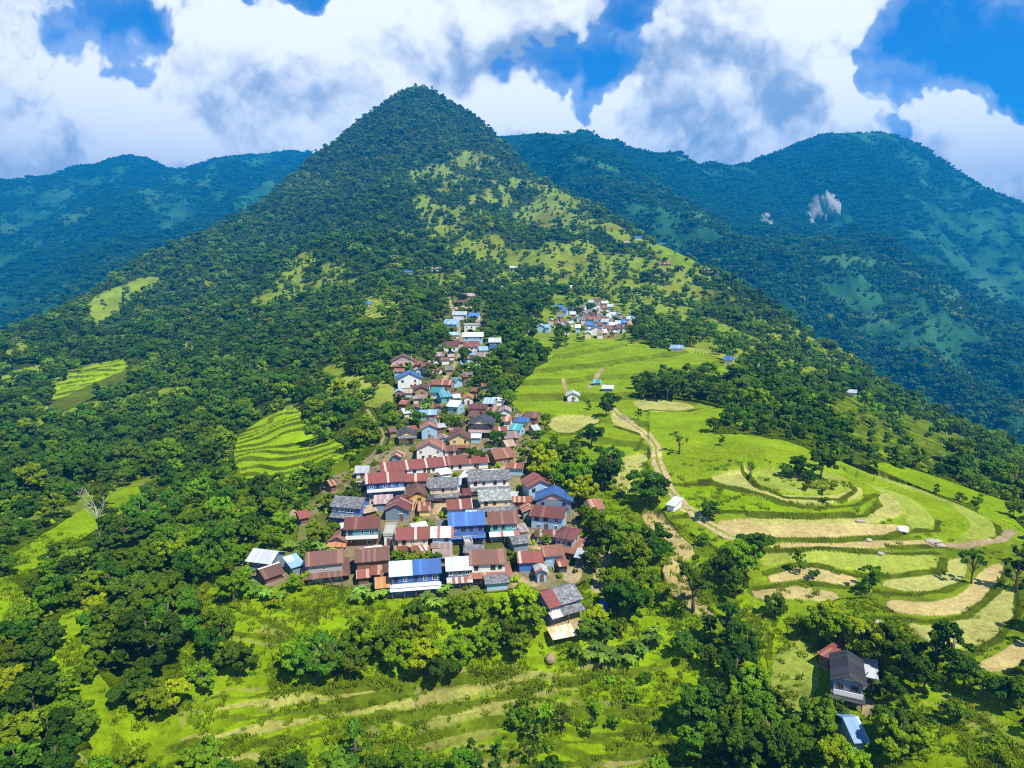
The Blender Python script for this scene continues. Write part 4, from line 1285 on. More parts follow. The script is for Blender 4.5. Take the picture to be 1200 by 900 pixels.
F('maroon and white farmhouse just east of the highest blue roof', 498, 518, 318, 5.6, 2.7, 'gable', 0, 'pink', 'w_white', win=0, detail=1)
F('light blue roofed farmhouse in the trees above the street', 574, 589, 340, 5.6, 2.3, 'gable', -8, 'lightblue', 'w_mud', win=0, detail=1)
F('white roofed farmhouse alone on the meadow above the street', 596, 606, 316, 5.6, 2.4, 'gable', 0, 'white', 'w_grey', win=0, detail=1)
F('dark grey farmhouse next to the white one above the street', 560, 570, 333, 4.8, 2.4, 'gable', 0, 'slate', 'w_grey', win=0, detail=1)
F('brown roofed farmhouse on the pale meadow above the hamlet', 660, 672, 343, 6.4, 2.6, 'gable', 0, 'brown', 'w_cream', win=0, detail=1)
F('white and grey farm hut with an open dark front on the green meadow', 664, 679, 471, 4.4, 3.0, 'front', 2, 'white', 'w_white', win=1, cat='hut', name='hut')
F('white roofed shed under trees on the meadow beside the white hut', 705, 719, 459, 3.2, 1.7, 'gable', -6, 'white', 'w_teal', win=0, detail=1, cat='shed', name='shed')
F('teal roofed hut on the meadow uphill of the white roofed shed', 695, 704, 452, 3.2, 1.6, 'gable', 0, 'teal', 'w_teal', win=0, detail=1, cat='hut', name='hut')
F('white and pale blue tin shed beside the dirt road through the paddies', 776, 795, 600, 4.4, 2.0, 'shed', -24, 'white', 'w_white', win=0, cat='shed', name='shed', rise=.5)
F('tiny red roofed shrine hut under the trees on the round knoll', 929, 936, 560, 1.8, 1.3, 'gable', 10, 'red', 'w_mud', win=0, detail=1, cat='hut', name='hut')
F('red and white hut in the trees between village and meadow', 703, 717, 566, 3.4, 2.4, 'gable', 10, 'red', 'w_white', win=1, cat='hut', name='hut')
F('small white hut with blue roof on the eastern crest of the terraces', 1188, 1204, 526, 4.0, 2.2, 'gable', 0, 'blue', 'w_white', win=0, detail=1, cat='hut', name='hut')
F('white farmhouse on the eastern crest above the green terraces', 1128, 1142, 504, 4.0, 2.3, 'gable', 0, 'white', 'w_grey', win=0, detail=1)
F('white roofed farmhouse on the pale terrace below the hamlet', 786, 800, 412, 4.8, 2.2, 'gable', 0, 'lightblue', 'w_white', win=0, detail=1)
F('blue roofed farmhouse at the end of the pale terrace', 848, 859, 426, 4.8, 2.3, 'gable', 0, 'blue', 'w_white', win=0, detail=1)
F('grey roofed farmhouse at the wood edge past the pale terrace', 878, 889, 434, 4.8, 2.2, 'gable', 0, 'slate', 'w_white', win=0, detail=1)
F('white roofed farmhouse alone in the wood above the green terraces', 993, 1003, 464, 4.0, 2.2, 'gable', 0, 'white', 'w_white', win=0, detail=1)
F('blue roofed farmhouse on the skyline slope left of the high terrace', 743, 752, 281, 7.2, 3.2, 'gable', 0, 'blue', 'w_white', win=0, detail=1)
F('pinkish roofed farmhouse just below the skyline blue roof', 730, 739, 287, 7.2, 2.9, 'gable', 0, 'pink', 'w_mud', win=0, detail=1)
F('slate blue farmhouse at the near corner of the high terrace', 770, 780, 287, 6.4, 2.9, 'gable', 0, 'slate', 'w_ltblue', win=0, detail=1)
F('red brown farmhouse below the high terrace', 774, 786, 312, 6.4, 2.7, 'gable', 0, 'rust', 'w_mud', win=0, detail=1)
F('white roofed farmhouse at the downhill end of the high terrace', 824, 834, 319, 5.6, 2.7, 'gable', 0, 'white', 'w_grey', win=0, detail=1)
F('grey roofed farmhouse next to the white one below the high terrace', 833, 842, 322, 5.6, 2.4, 'gable', 0, 'slate', 'w_grey', win=0, detail=1)
# farm at the bottom right
V('dark slate gabled farmhouse at the bottom with white veranda edge and cream gable', 972, 1012, 826, 6.6, 4.6, 'front', 6, 'dark', 'w_bluegrey', 'w_dark', win=2, skirt='front', sk='dark', balcony='trim_white', gablec='w_cream', trim='wood')
V('maroon tin shed directly behind the dark slate gabled farmhouse', 949, 980, 783, 5.0, 2.6, 'shed', -30, 'red', 'w_brown', win=0, cat='shed', name='shed')
V('small white annex against the uphill wall of the dark slate farmhouse', 1010, 1027, 808, 4.0, 2.6, 'shed', 4, 'white', 'w_white', win=1, cat='shed', name='shed', rise=.5)
V('pale blue tin barn among trees below the dark slate farmhouse', 988, 1026, 881, 5.4, 2.3, 'gable', 34, 'lightblue', 'w_ltblue', win=0, cat='shed', name='shed')

ORD = ['first', 'second', 'third', 'fourth', 'fifth', 'sixth', 'seventh', 'eighth', 'ninth', 'tenth', 'eleventh', 'twelfth', 'thirteenth', 'fourteenth', 'fifteenth', 'sixteenth', 'seventeenth', 'eighteenth',
       'nineteenth', 'twentieth'] + ['twenty ' + q for q in ('first', 'second', 'third', 'fourth', 'fifth', 'sixth', 'seventh', 'eighth', 'ninth')]
# small sheds and lean-tos squeezed between the houses
FILL = [('rust', 'rusty'), ('white', 'white tin'), ('brown', 'brown tin'), ('slate', 'grey slate'), ('redstripe', 'red striped'), ('pink', 'dusty pink'), ('lightblue', 'pale blue'), ('terracotta', 'terracotta')]
FR = random.Random(21)
spots = []
for _ in range(1500):
    y_ = FR.uniform(400, 690)
    xa, xb = np.interp(y_, [400, 440, 500, 540, 600, 640, 690], [515, 462, 465, 455, 400, 385, 420]), np.interp(y_, [400, 440, 500, 540, 600, 640, 690], [575, 560, 615, 610, 650, 670, 640])
    x_ = FR.uniform(xa, xb)
    p_ = hit(x_, y_)
    if all((p_[0] - q[0]) ** 2 + (p_[1] - q[1]) ** 2 > (q[2] * .86 + 1.9) ** 2 for q in KEEP) and all((p_[0] - q[0]) ** 2 + (p_[1] - q[1]) ** 2 > 26 for q in spots):
        spots.append((p_[0], p_[1], x_, y_))
    if len(spots) >= 64:
        break
fills = {}
for i, (_, _, x_, y_) in enumerate(spots):
    rc_, nm_ = FILL[FR.randrange(len(FILL))]
    where = 'in the front rows of the village' if y_ > 636 else 'in the middle rows of the village' if y_ > 590 else 'by the school and slate houses' if y_ > 540 else 'along the upper village street' if y_ > 460 else 'high on the village street'
    fills.setdefault((nm_, where), []).append((x_, y_, rc_, i))
for (nm_, where), rows in fills.items():
    for j, (x_, y_, rc_, i) in enumerate(sorted(rows)):
        wd = FR.uniform(3.4, 5.4) * 800 / math.hypot(*hit(x_, y_)[:2])
        V(f'small {nm_} roofed shed {where}' + ('' if len(rows) == 1 else f', {ORD[j]} from left'), x_ - wd / 2, x_ + wd / 2, y_ + 3, FR.uniform(2.6, 3.8), FR.uniform(2.0, 2.9), FR.choice(['gable', 'shed', 'gable', 'front']), FR.uniform(-25, 25), rc_,
          FR.choice(['w_white', 'w_mud', 'w_bluegrey', 'w_cream', 'w_brown', 'w_grey', 'w_ltblue']), win=0, cat='shed', name='shed', rise=.7)

# distant hamlet: small whole houses, wall and roof only
HAM = [(666, 341, 10, 'white'), (655, 366, 8, 'blue'), (661, 370, 6, 'blue'), (676, 369, 9, 'blue'), (683, 373, 8, 'pink'), (693, 359, 6, 'white'), (701, 357, 8, 'brown'), (696, 362, 7, 'slate'),
       (694, 368, 7, 'white'), (698, 373, 8, 'pink'), (709, 360, 7, 'white'), (717, 374, 7, 'white'), (719, 378, 6, 'slate'), (703, 376, 6, 'slate'), (695, 380, 15, 'terracotta'), (708, 383, 8, 'white'),
       (691, 387, 7, 'blue'), (699, 393, 14, 'blue'), (688, 392, 6, 'white'), (711, 391, 9, 'terracotta'), (718, 387, 7, 'white'), (717, 396, 7, 'white'), (731, 384, 7, 'blue'), (738, 386, 5, 'orange'), (732, 378, 6, 'tan'),
       (742, 373, 6, 'white'), (747, 375, 5, 'brown'), (665, 385, 8, 'white'), (660, 383, 6, 'brown'), (663, 393, 6, 'lightblue'), (651, 385, 6, 'terracotta'), (634, 389, 8, 'white'), (641, 390, 6, 'lightblue'),
       (623, 398, 6, 'white'), (705, 379, 6, 'brown'), (689, 397, 6, 'white'), (712, 376, 6, 'white'), (703, 397, 6, 'tan'), (725, 390, 6, 'brown'), (682, 381, 6, 'slate'), (722, 370, 6, 'pink'), (671, 374, 5, 'white'),
       (687, 377, 6, 'brown'), (679, 377, 6, 'white'), (712, 368, 6, 'brown'), (726, 379, 6, 'slate'), (700, 366, 5, 'white'), (690, 371, 6, 'slate'), (714, 382, 6, 'pink'), (684, 386, 5, 'pink'), (708, 372, 5, 'blue'),
       (724, 385, 5, 'white'), (694, 375, 5, 'brown'), (703, 387, 6, 'brown'), (656, 377, 6, 'slate'), (668, 379, 5, 'brown'), (736, 379, 5, 'white'), (706, 366, 6, 'terracotta'), (731, 391, 5, 'brown'), (677, 390, 5, 'white'),
       (645, 381, 5, 'white'), (657, 388, 5, 'pink'), (683, 365, 5, 'slate'), (715, 364, 5, 'white'), (728, 373, 5, 'lightblue'), (699, 383, 6, 'slate'), (721, 392, 6, 'slate'), (709, 396, 5, 'white')]
CNAME = {'white': 'white', 'blue': 'blue', 'pink': 'dusty pink', 'brown': 'brown', 'slate': 'grey slate', 'terracotta': 'terracotta', 'orange': 'orange', 'tan': 'tan', 'lightblue': 'pale blue'}
for cname in CNAME:
    for i, (px, yb, wd, c) in enumerate(sorted(q for q in HAM if q[3] == cname)):
        n_of = sum(q[3] == cname for q in HAM)
        lab = f'small {CNAME[cname]} roofed house in the distant hamlet' + ('' if n_of == 1 else f', {ORD[i]} from the left of its colour')
        house(lab, px - wd * .66, px + wd * .66, yb, 5.6, 3.6, 'gable' if (px + yb) % 3 else 'front', (px * 37 + yb * 11) % 40 - 20, c, ['w_white', 'w_mud', 'w_cream', 'w_ltblue'][(px + yb) % 4], win=0, detail=0,
              group='houses of the distant hamlet')

# ------------------------------------------------------------------ the ground mesh
def build_ground():
    nv = NTH * NR
    co = np.empty((nv + 1, 3), np.float32)
    co[:nv, 0], co[:nv, 1], co[:nv, 2] = X.ravel(), Y.ravel(), Z.ravel()
    co[nv] = (0, 0, Z[:, 0].mean())
    a = np.arange(NTH)
    b = (a + 1) % NTH
    k = np.arange(NR - 1)
    i00 = (a[:, None] * NR + k[None]).ravel()
    i10 = (b[:, None] * NR + k[None]).ravel()
    quads = np.stack([i00, i00 + 1, i10 + 1, i10], 1).astype(np.int32)
    tri = np.stack([a * NR, b * NR, np.full(NTH, nv)], 1).astype(np.int32)[:, ::-1]
    me = bpy.data.meshes.new('ground')
    nq = len(quads)
    loops = np.concatenate([quads[:, ::-1].ravel(), tri.ravel()[::1]])
    starts = np.concatenate([np.arange(nq) * 4, nq * 4 + np.arange(len(tri)) * 3])
    me.vertices.add(nv + 1)
    me.vertices.foreach_set('co', co.ravel())
    me.loops.add(len(loops))
    me.loops.foreach_set('vertex_index', loops.astype(np.int32))
    me.polygons.add(len(starts))
    me.polygons.foreach_set('loop_start', starts.astype(np.int32))
    me.polygons.foreach_set('use_smooth', np.ones(len(starts), bool))
    me.update(calc_edges=True)
    ca = me.color_attributes.new('cover', 'FLOAT_COLOR', 'POINT')
    c4 = np.ones((nv + 1, 4), np.float32)
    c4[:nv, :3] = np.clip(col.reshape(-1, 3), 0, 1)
    c4[nv, :3] = GRASS
    ca.data.foreach_set('color', c4.ravel())
    fa = me.attributes.new('woods', 'FLOAT', 'POINT')
    w_ = np.zeros(nv + 1, np.float32)
    w_[:nv] = np.clip(dens_t, 0, 1).ravel()
    fa.data.foreach_set('value', w_)
    me.validate()
    m, n = new_mat('land_cover')
    at = n.node('ShaderNodeAttribute', attribute_name='cover')
    geo = n.node('ShaderNodeNewGeometry')
    p = geo.outputs['Position']
    n1 = n.noise(p, .9, 6, .65)
    n2 = n.noise(p, .11, 5, .6)
    n3 = n.noise(p, 4.5, 3, .6)
    f = n.m('ADD', n.m('ADD', n.m('MULTIPLY', n1, .75), n.m('MULTIPLY', n2, .6)), n.m('MULTIPLY', n3, .35))   # mean about .85
    f = n.m('ADD', n.m('MULTIPLY', n.m('SUBTRACT', f, .85), 1.7), .97)
    c = n.mix(1.0, at.outputs['Color'], n.v('SCALE', (1, 1, 1), scale=f), 'MULTIPLY')
    # drier and greener tufts
    c = n.mix(n.m('MULTIPLY', n.ramp(n.noise(p, .35, 4, .6), .52, .75), .28), c, n.mix(1.0, c, (1.35, 1.0, 1.2), 'MULTIPLY'))
    c = n.mix(n.m('MULTIPLY', n.ramp(n.noise(p, .6, 5, .7), .56, .72), .35), c, n.mix(1.0, c, (.55, .68, .6), 'MULTIPLY'))
    b = n.node('ShaderNodeBsdfPrincipled')
    n.put(b.inputs['Base Color'], c)
    b.inputs['Roughness'].default_value = .95
    b.inputs['Specular IOR Level'].default_value = .0
    bn = n.node('ShaderNodeBump')
    bn.inputs['Strength'].default_value = .6
    bn.inputs['Distance'].default_value = .5
    n.put(bn.inputs['Height'], n1)
    bn2 = n.node('ShaderNodeBump')
    bn2.inputs['Strength'].default_value = 1.0
    bn2.inputs['Distance'].default_value = 12.0
    wa = n.node('ShaderNodeAttribute', attribute_name='woods')
    n.put(bn2.inputs['Height'], n.m('MULTIPLY', n.noise(p, .045, 5, .7), wa.outputs['Fac']))
    n.put(bn2.inputs['Normal'], bn.outputs[0])
    n.put(b.inputs['Normal'], bn2.outputs[0])
    finish(n, b.outputs[0])
    me.materials.append(m)
    o = bpy.data.objects.new('ground', me)
    COL.objects.link(o)
    tag(o, kind='structure')
    return o


# ------------------------------------------------------------------ foliage
def leaf_mat(name, dark, light, hue=.12, transl=.3):
    m, n = new_mat('foliage_' + name)
    at = n.node('ShaderNodeAttribute', attribute_name='tone')
    oi = n.node('ShaderNodeObjectInfo')
    f = n.m('ADD', n.m('MULTIPLY', at.outputs['Fac'], .62), n.m('MULTIPLY', oi.outputs['Random'], .38))
    c = n.mix(f, dark, light)
    hs = n.node('ShaderNodeHueSaturation')
    n.put(hs.inputs['Hue'], n.m('ADD', .5, n.m('MULTIPLY', n.m('SUBTRACT', n.m('FRACT', n.m('MULTIPLY', oi.outputs['Random'], 7.31)), .5), hue * .35)))
    n.put(hs.inputs['Value'], n.m('ADD', .58, n.m('MULTIPLY', n.m('FRACT', n.m('MULTIPLY', oi.outputs['Random'], 13.7)), .85)))
    n.put(hs.inputs['Color'], c)
    b = n.node('ShaderNodeBsdfPrincipled')
    n.put(b.inputs['Base Color'], hs.outputs[0])
    b.inputs['Roughness'].default_value = .75
    b.inputs['Specular IOR Level'].default_value = .08
    t = n.node('ShaderNodeBsdfTranslucent')
    n.put(t.inputs[0], n.mix(1.0, hs.outputs[0], (1.5, 1.35, .5), 'MULTIPLY'))
    mx = n.node('ShaderNodeMixShader')
    mx.inputs[0].default_value = transl
    n.t.links.new(b.outputs[0], mx.inputs[1])
    n.t.links.new(t.outputs[0], mx.inputs[2])
    finish(n, mx.outputs[0])
    MATS['leaf_' + name] = m


leaf_mat('dark', (.017, .060, .006), (.112, .225, .010))
leaf_mat('mid', (.042, .108, .004), (.215, .345, .006))
leaf_mat('bright', (.120, .205, .003), (.380, .500, .005), .12, .38)
leaf_mat('banana', (.075, .150, .012), (.26, .42, .05), .08, .4)
leaf_mat('grass', (.120, .195, .003), (.250, .340, .005), .06, .4)
leaf_mat('far', (.006, .052, .016), (.050, .190, .034))
m, n = new_mat('bark')
t = n.node('ShaderNodeTexCoord')
ns = n.noise(n.v('MULTIPLY', t.outputs['Object'], (4, 4, .8)), 2, 4, .6)
finish(n, principled(n, n.mix(ns, (.06, .045, .03), (.20, .16, .12)), .9, .1, 0, ns, .4, .05))
MATS['bark'] = m
paint('deadwood', (.34, .32, .29), .3)


def leaves_mesh(name, mat, lobes, n_leaf, size, rng, droop=.15, flat=.8, inner=.22, long=1.0, jit=.55):
    """leaf sprays spread over and inside a set of lobes: (centre, radius) rows"""
    # break every lobe into a few smaller tufts, so the crown is lumpy at several scales
    out_ = []
    if jit < .4:
        out_ = list(lobes)
    for (c_, r_) in (lobes if jit >= .4 else []):
        for q in range(4):
            v_ = rng.normal(size=3)
            v_[2] = abs(v_[2]) * .8 - .15
            v_ /= np.linalg.norm(v_)
            out_.append((np.array(c_) + v_ * r_ * .72, r_ * rng.uniform(.38, .66)))
    lobes = out_
    C_ = np.array([l[0] for l in lobes], float)
    R_ = np.array([l[1] for l in lobes], float)
    w_ = R_ ** 2
    pick = rng.choice(len(lobes), n_leaf, p=w_ / w_.sum())
    d_ = rng.normal(size=(n_leaf, 3))
    d_[:, 2] = d_[:, 2] * .9 + .28
    d_ /= np.linalg.norm(d_, axis=1)[:, None]
    rad = R_[pick] * (1 - np.abs(rng.normal(0, inner, n_leaf)).clip(0, .8)) * rng.uniform(.9, 1.1, n_leaf)
    sc = np.array([1, 1, flat])
    pos = C_[pick] + d_ * rad[:, None] * sc
    nrm = d_ * .8 + rng.normal(0, jit, (n_leaf, 3))
    nrm[:, 2] += .35
    nrm /= np.linalg.norm(nrm, axis=1)[:, None]
    ref = rng.normal(size=(n_leaf, 3))
    u = np.cross(nrm, ref)
    u /= np.linalg.norm(u, axis=1)[:, None]
    v = np.cross(nrm, u)
    s = size * rng.uniform(.6, 1.35, n_leaf)[:, None]
    bend = nrm * s * .22
    su, sv = u * s * .5 * long, v * s * .42
    # a six-sided folded spray with a ragged outline
    P = np.stack([pos - su, pos - su * .35 - sv - bend, pos + su * .45 - sv * .8 - bend, pos + su * 1.1, pos + su * .35 + sv - bend, pos - su * .5 + sv * .75 - bend], 1)
    vv = P.reshape(-1, 3)
    i0 = np.arange(n_leaf) * 6
    f = np.stack([i0, i0 + 1, i0 + 2, i0 + 3, i0, i0 + 3, i0 + 4, i0 + 5], 1).reshape(-1, 4)
    me = bpy.data.meshes.new(name)
    me.vertices.add(len(vv))
    me.vertices.foreach_set('co', vv.astype(np.float32).ravel())
    me.loops.add(f.size)
    me.loops.foreach_set('vertex_index', f.astype(np.int32).ravel())
    me.polygons.add(len(f))
    me.polygons.foreach_set('loop_start', (np.arange(len(f)) * 4).astype(np.int32))
    me.update(calc_edges=True)
    lobe_t = rng.uniform(0, 1, len(lobes))
    tone = np.clip(lobe_t[pick] * .45 + rng.uniform(0, .7, n_leaf) ** 1.3, 0, 1)
    fa = me.attributes.new('tone', 'FLOAT', 'POINT')
    fa.data.foreach_set('value', np.repeat(tone, 6).astype(np.float32))
    me.materials.append(MATS[mat])
    return me


def lobes_for(kind, rng, H):
    L = []
    if kind == 'round':
        rw = H * rng.uniform(.36, .46)
        for _ in range(rng.integers(15, 22)):
            a, r_ = rng.uniform(0, 2 * PI), rw * math.sqrt(rng.uniform(0, 1)) * .85
            z = H * (.50 + .36 * rng.uniform(-.75, 1) * (1 - .55 * (r_ / rw) ** 2))
            L.append(((r_ * math.cos(a), r_ * math.sin(a), z), H * rng.uniform(.10, .20)))
    elif kind == 'tall':
        for _ in range(rng.integers(11, 15)):
            t_ = rng.uniform(.25, .96)
            rw = H * .22 * (1.1 - abs(t_ - .55))
            a, r_ = rng.uniform(0, 2 * PI), rw * math.sqrt(rng.uniform(0, 1))
            L.append(((r_ * math.cos(a), r_ * math.sin(a), H * t_), H * rng.uniform(.07, .13)))
    elif kind == 'wide':
        rw = H * rng.uniform(.40, .48)
        for _ in range(rng.integers(22, 30)):
            a, r_ = rng.uniform(0, 2 * PI), rw * math.sqrt(rng.uniform(0, 1)) * .9
            z = H * (.42 + .40 * rng.uniform(-.6, 1) * (1 - .6 * (r_ / rw) ** 2))
            L.append(((r_ * math.cos(a), r_ * math.sin(a), z), H * rng.uniform(.08, .15)))
    elif kind == 'open':
        for _ in range(rng.integers(8, 11)):
            a, r_ = rng.uniform(0, 2 * PI), H * .36 * math.sqrt(rng.uniform(.1, 1))
            L.append(((r_ * math.cos(a), r_ * math.sin(a), H * rng.uniform(.55, .97)), H * rng.uniform(.06, .12)))
    elif kind == 'bush':
        for _ in range(rng.integers(7, 11)):
            a, r_ = rng.uniform(0, 2 * PI), H * .65 * math.sqrt(rng.uniform(0, 1))
            L.append(((r_ * math.cos(a), r_ * math.sin(a), H * rng.uniform(.25, .72)), H * rng.uniform(.22, .36)))
    return L


def trunk_mb(lobes, H, rng, base=.0, r=None):
    b = MB()
    r = r or H * .028
    top = H * .72
    wob = [(rng.normal(0, H * .012), rng.normal(0, H * .012)) for _ in range(4)]
    pts = [(0, 0, -1.0), (wob[0][0], wob[0][1], top * .3), (wob[1][0], wob[1][1], top * .65), (wob[2][0], wob[2][1], top)]
    b.tube(pts, [r * 1.35, r, r * .75, r * .35], 7)
    for c, rad in lobes[:9]:
        z0 = max(top * rng.uniform(.35, .7), H * .15)
        z0 = min(z0, c[2] - .05 * H)
        mid = (c[0] * .45, c[1] * .45, z0 + (c[2] - z0) * .6)
        b.tube([(wob[1][0], wob[1][1], z0), mid, c], [r * .5, r * .33, r * .12], 5)
    return b


PROTO = {}


def proto(key, kind, mat, H, n_leaf, size, seed, **kw):
    rng = np.random.default_rng(seed)
    L = lobes_for(kind, rng, H)
    cm = leaves_mesh('crown', 'leaf_' + mat, L, n_leaf, size, rng, **kw)
    tm = trunk_mb(L, H, rng).mesh('trunk', MATS['bark'], True)
    PROTO.setdefault(key, []).append((H, tm, cm, L))


for s in range(4):
    proto('round_dark', 'round', 'dark', 9, 5200, .48, 100 + s)
    proto('round_mid', 'round', 'mid', 8, 5000, .45, 120 + s)
    proto('round_bright', 'round', 'bright', 7, 4600, .43, 140 + s)
for s in range(3):
    proto('wide_dark', 'wide', 'dark', 11, 8200, .54, 200 + s)
    proto('wide_mid', 'wide', 'mid', 10, 7600, .50, 210 + s)
    proto('wide_bright', 'wide', 'bright', 9, 7200, .48, 220 + s)
    proto('tall_dark', 'tall', 'dark', 9, 1500, .52, 230 + s)
    proto('tall_mid', 'tall', 'mid', 9, 1400, .52, 235 + s)
    proto('open_dark', 'open', 'dark', 9, 800, .50, 240 + s)
    proto('bush_mid', 'bush', 'mid', 2.6, 700, .42, 250 + s)
    proto('bush_bright', 'bush', 'bright', 2.4, 700, .42, 260 + s)


def banana(seed):
    """banana clump: pseudo-stems and long arching torn leaves"""
    rng = np.random.default_rng(seed)
    st, V_, F_, T_ = MB(), [], [], []
    for k in range(4):
        a, r_ = rng.uniform(0, 2 * PI), rng.uniform(.2, 1.1)
        bx, by, h = r_ * math.cos(a), r_ * math.sin(a), rng.uniform(2.0, 3.2)
        st.tube([(bx, by, -.4), (bx, by, h * .5), (bx * 1.1, by * 1.1, h)], [.16, .13, .08], 6)
        for q in range(8):
            an = rng.uniform(0, 2 * PI)
            ln, wd = rng.uniform(1.5, 2.3), rng.uniform(.34, .46)
            dx, dy = math.cos(an), math.sin(an)
            up = rng.uniform(.35, 1.0)
            tn = rng.uniform(0, 1)
            o = len(V_)
            for i in range(6):
                t_ = i / 5
                x = bx * 1.1 + dx * ln * t_
                y = by * 1.1 + dy * ln * t_
                z = h + ln * (up * t_ - (.5 + up * .55) * t_ * t_)
                w_ = wd * math.sin(PI * min(.12 + t_ * .95, 1)) + .02
                V_ += [(x - dy * w_, y + dx * w_, z - w_ * .3), (x, y, z), (x + dy * w_, y - dx * w_, z - w_ * .3)]
                T_ += [tn] * 3
            for i in range(5):
                p0 = o + i * 3
                F_ += [(p0, p0 + 1, p0 + 4, p0 + 3), (p0 + 1, p0 + 2, p0 + 5, p0 + 4)]
    me = bpy.data.meshes.new('leaf_crown')
    me.from_pydata(V_, [], F_)
    me.materials.append(MATS['leaf_banana'])
    fa = me.attributes.new('tone', 'FLOAT', 'POINT')
    fa.data.foreach_set('value', np.array(T_, np.float32))
    PROTO.setdefault('banana', []).append((4.0, st.mesh('stem', MATS['leaf_banana'], True), me, None))


for s in range(3):
    banana(300 + s)

TREEN = {'round': 'broadleaf_tree', 'wide': 'spreading_tree', 'tall': 'slender_tree', 'open': 'airy_tree', 'bush': 'bush', 'banana': 'banana_plant'}
TONE = {'dark': 'dark green', 'mid': 'mid green', 'bright': 'bright green'}
SHAPE = {'round': 'round tree', 'wide': 'spreading tree', 'tall': 'slender tree', 'open': 'thin airy tree', 'bush': 'low rounded bush', 'banana': 'banana clump with long drooping leaves'}
INDIV = []     # (px, py, root, key)


def plant(key, x, y, height, z=None, var=None, rot=None, lean=0.0):
    vs = PROTO[key]
    H, tm, cm, _ = vs[var % len(vs) if var is not None else random.randrange(len(vs))]
    z = float(ground(x, y)[0]) if z is None else z
    r = empty(TREEN[key.split('_')[0]], (x, y, z - .05), rot if rot is not None else random.uniform(0, 2 * PI))
    s = height / H
    wv_ = random.uniform(.9, 1.12)
    r.scale = (s * wv_, s * wv_, s)
    for nm, me in (('stem' if key == 'banana' else 'trunk', tm), ('crown', cm)):
        c = bpy.data.objects.new(nm, me)
        COL.objects.link(c)
        c.parent = r
    qx, qy = project(np.array([x]), np.array([y]), np.array([z]))
    INDIV.append((float(qx[0]), float(qy[0]), r, key))
    return r


TAKEN = []


def tree_at(key, px, pyb, hpx, **kw):
    """a tree whose foot is seen at a photo pixel, hpx tall in the photo"""
    p = hit(px, pyb)
    zc = p[1] * FWD[1] + (p[2] - CZ) * FWD[2]
    dep = math.atan2(CZ - p[2], math.hypot(p[0], p[1]))
    h = hpx * zc / 800.0 / max(math.cos(dep), .5) * (.80 if 'wide' in key else .92) * (.86 if px < 245 and pyb > 630 else 1.0)
    TAKEN.append((p[0], p[1], h * (.32 if 'wide' in key else .24)))
    return plant(key, p[0], p[1], h, p[2], **kw)


ground_obj = build_ground()

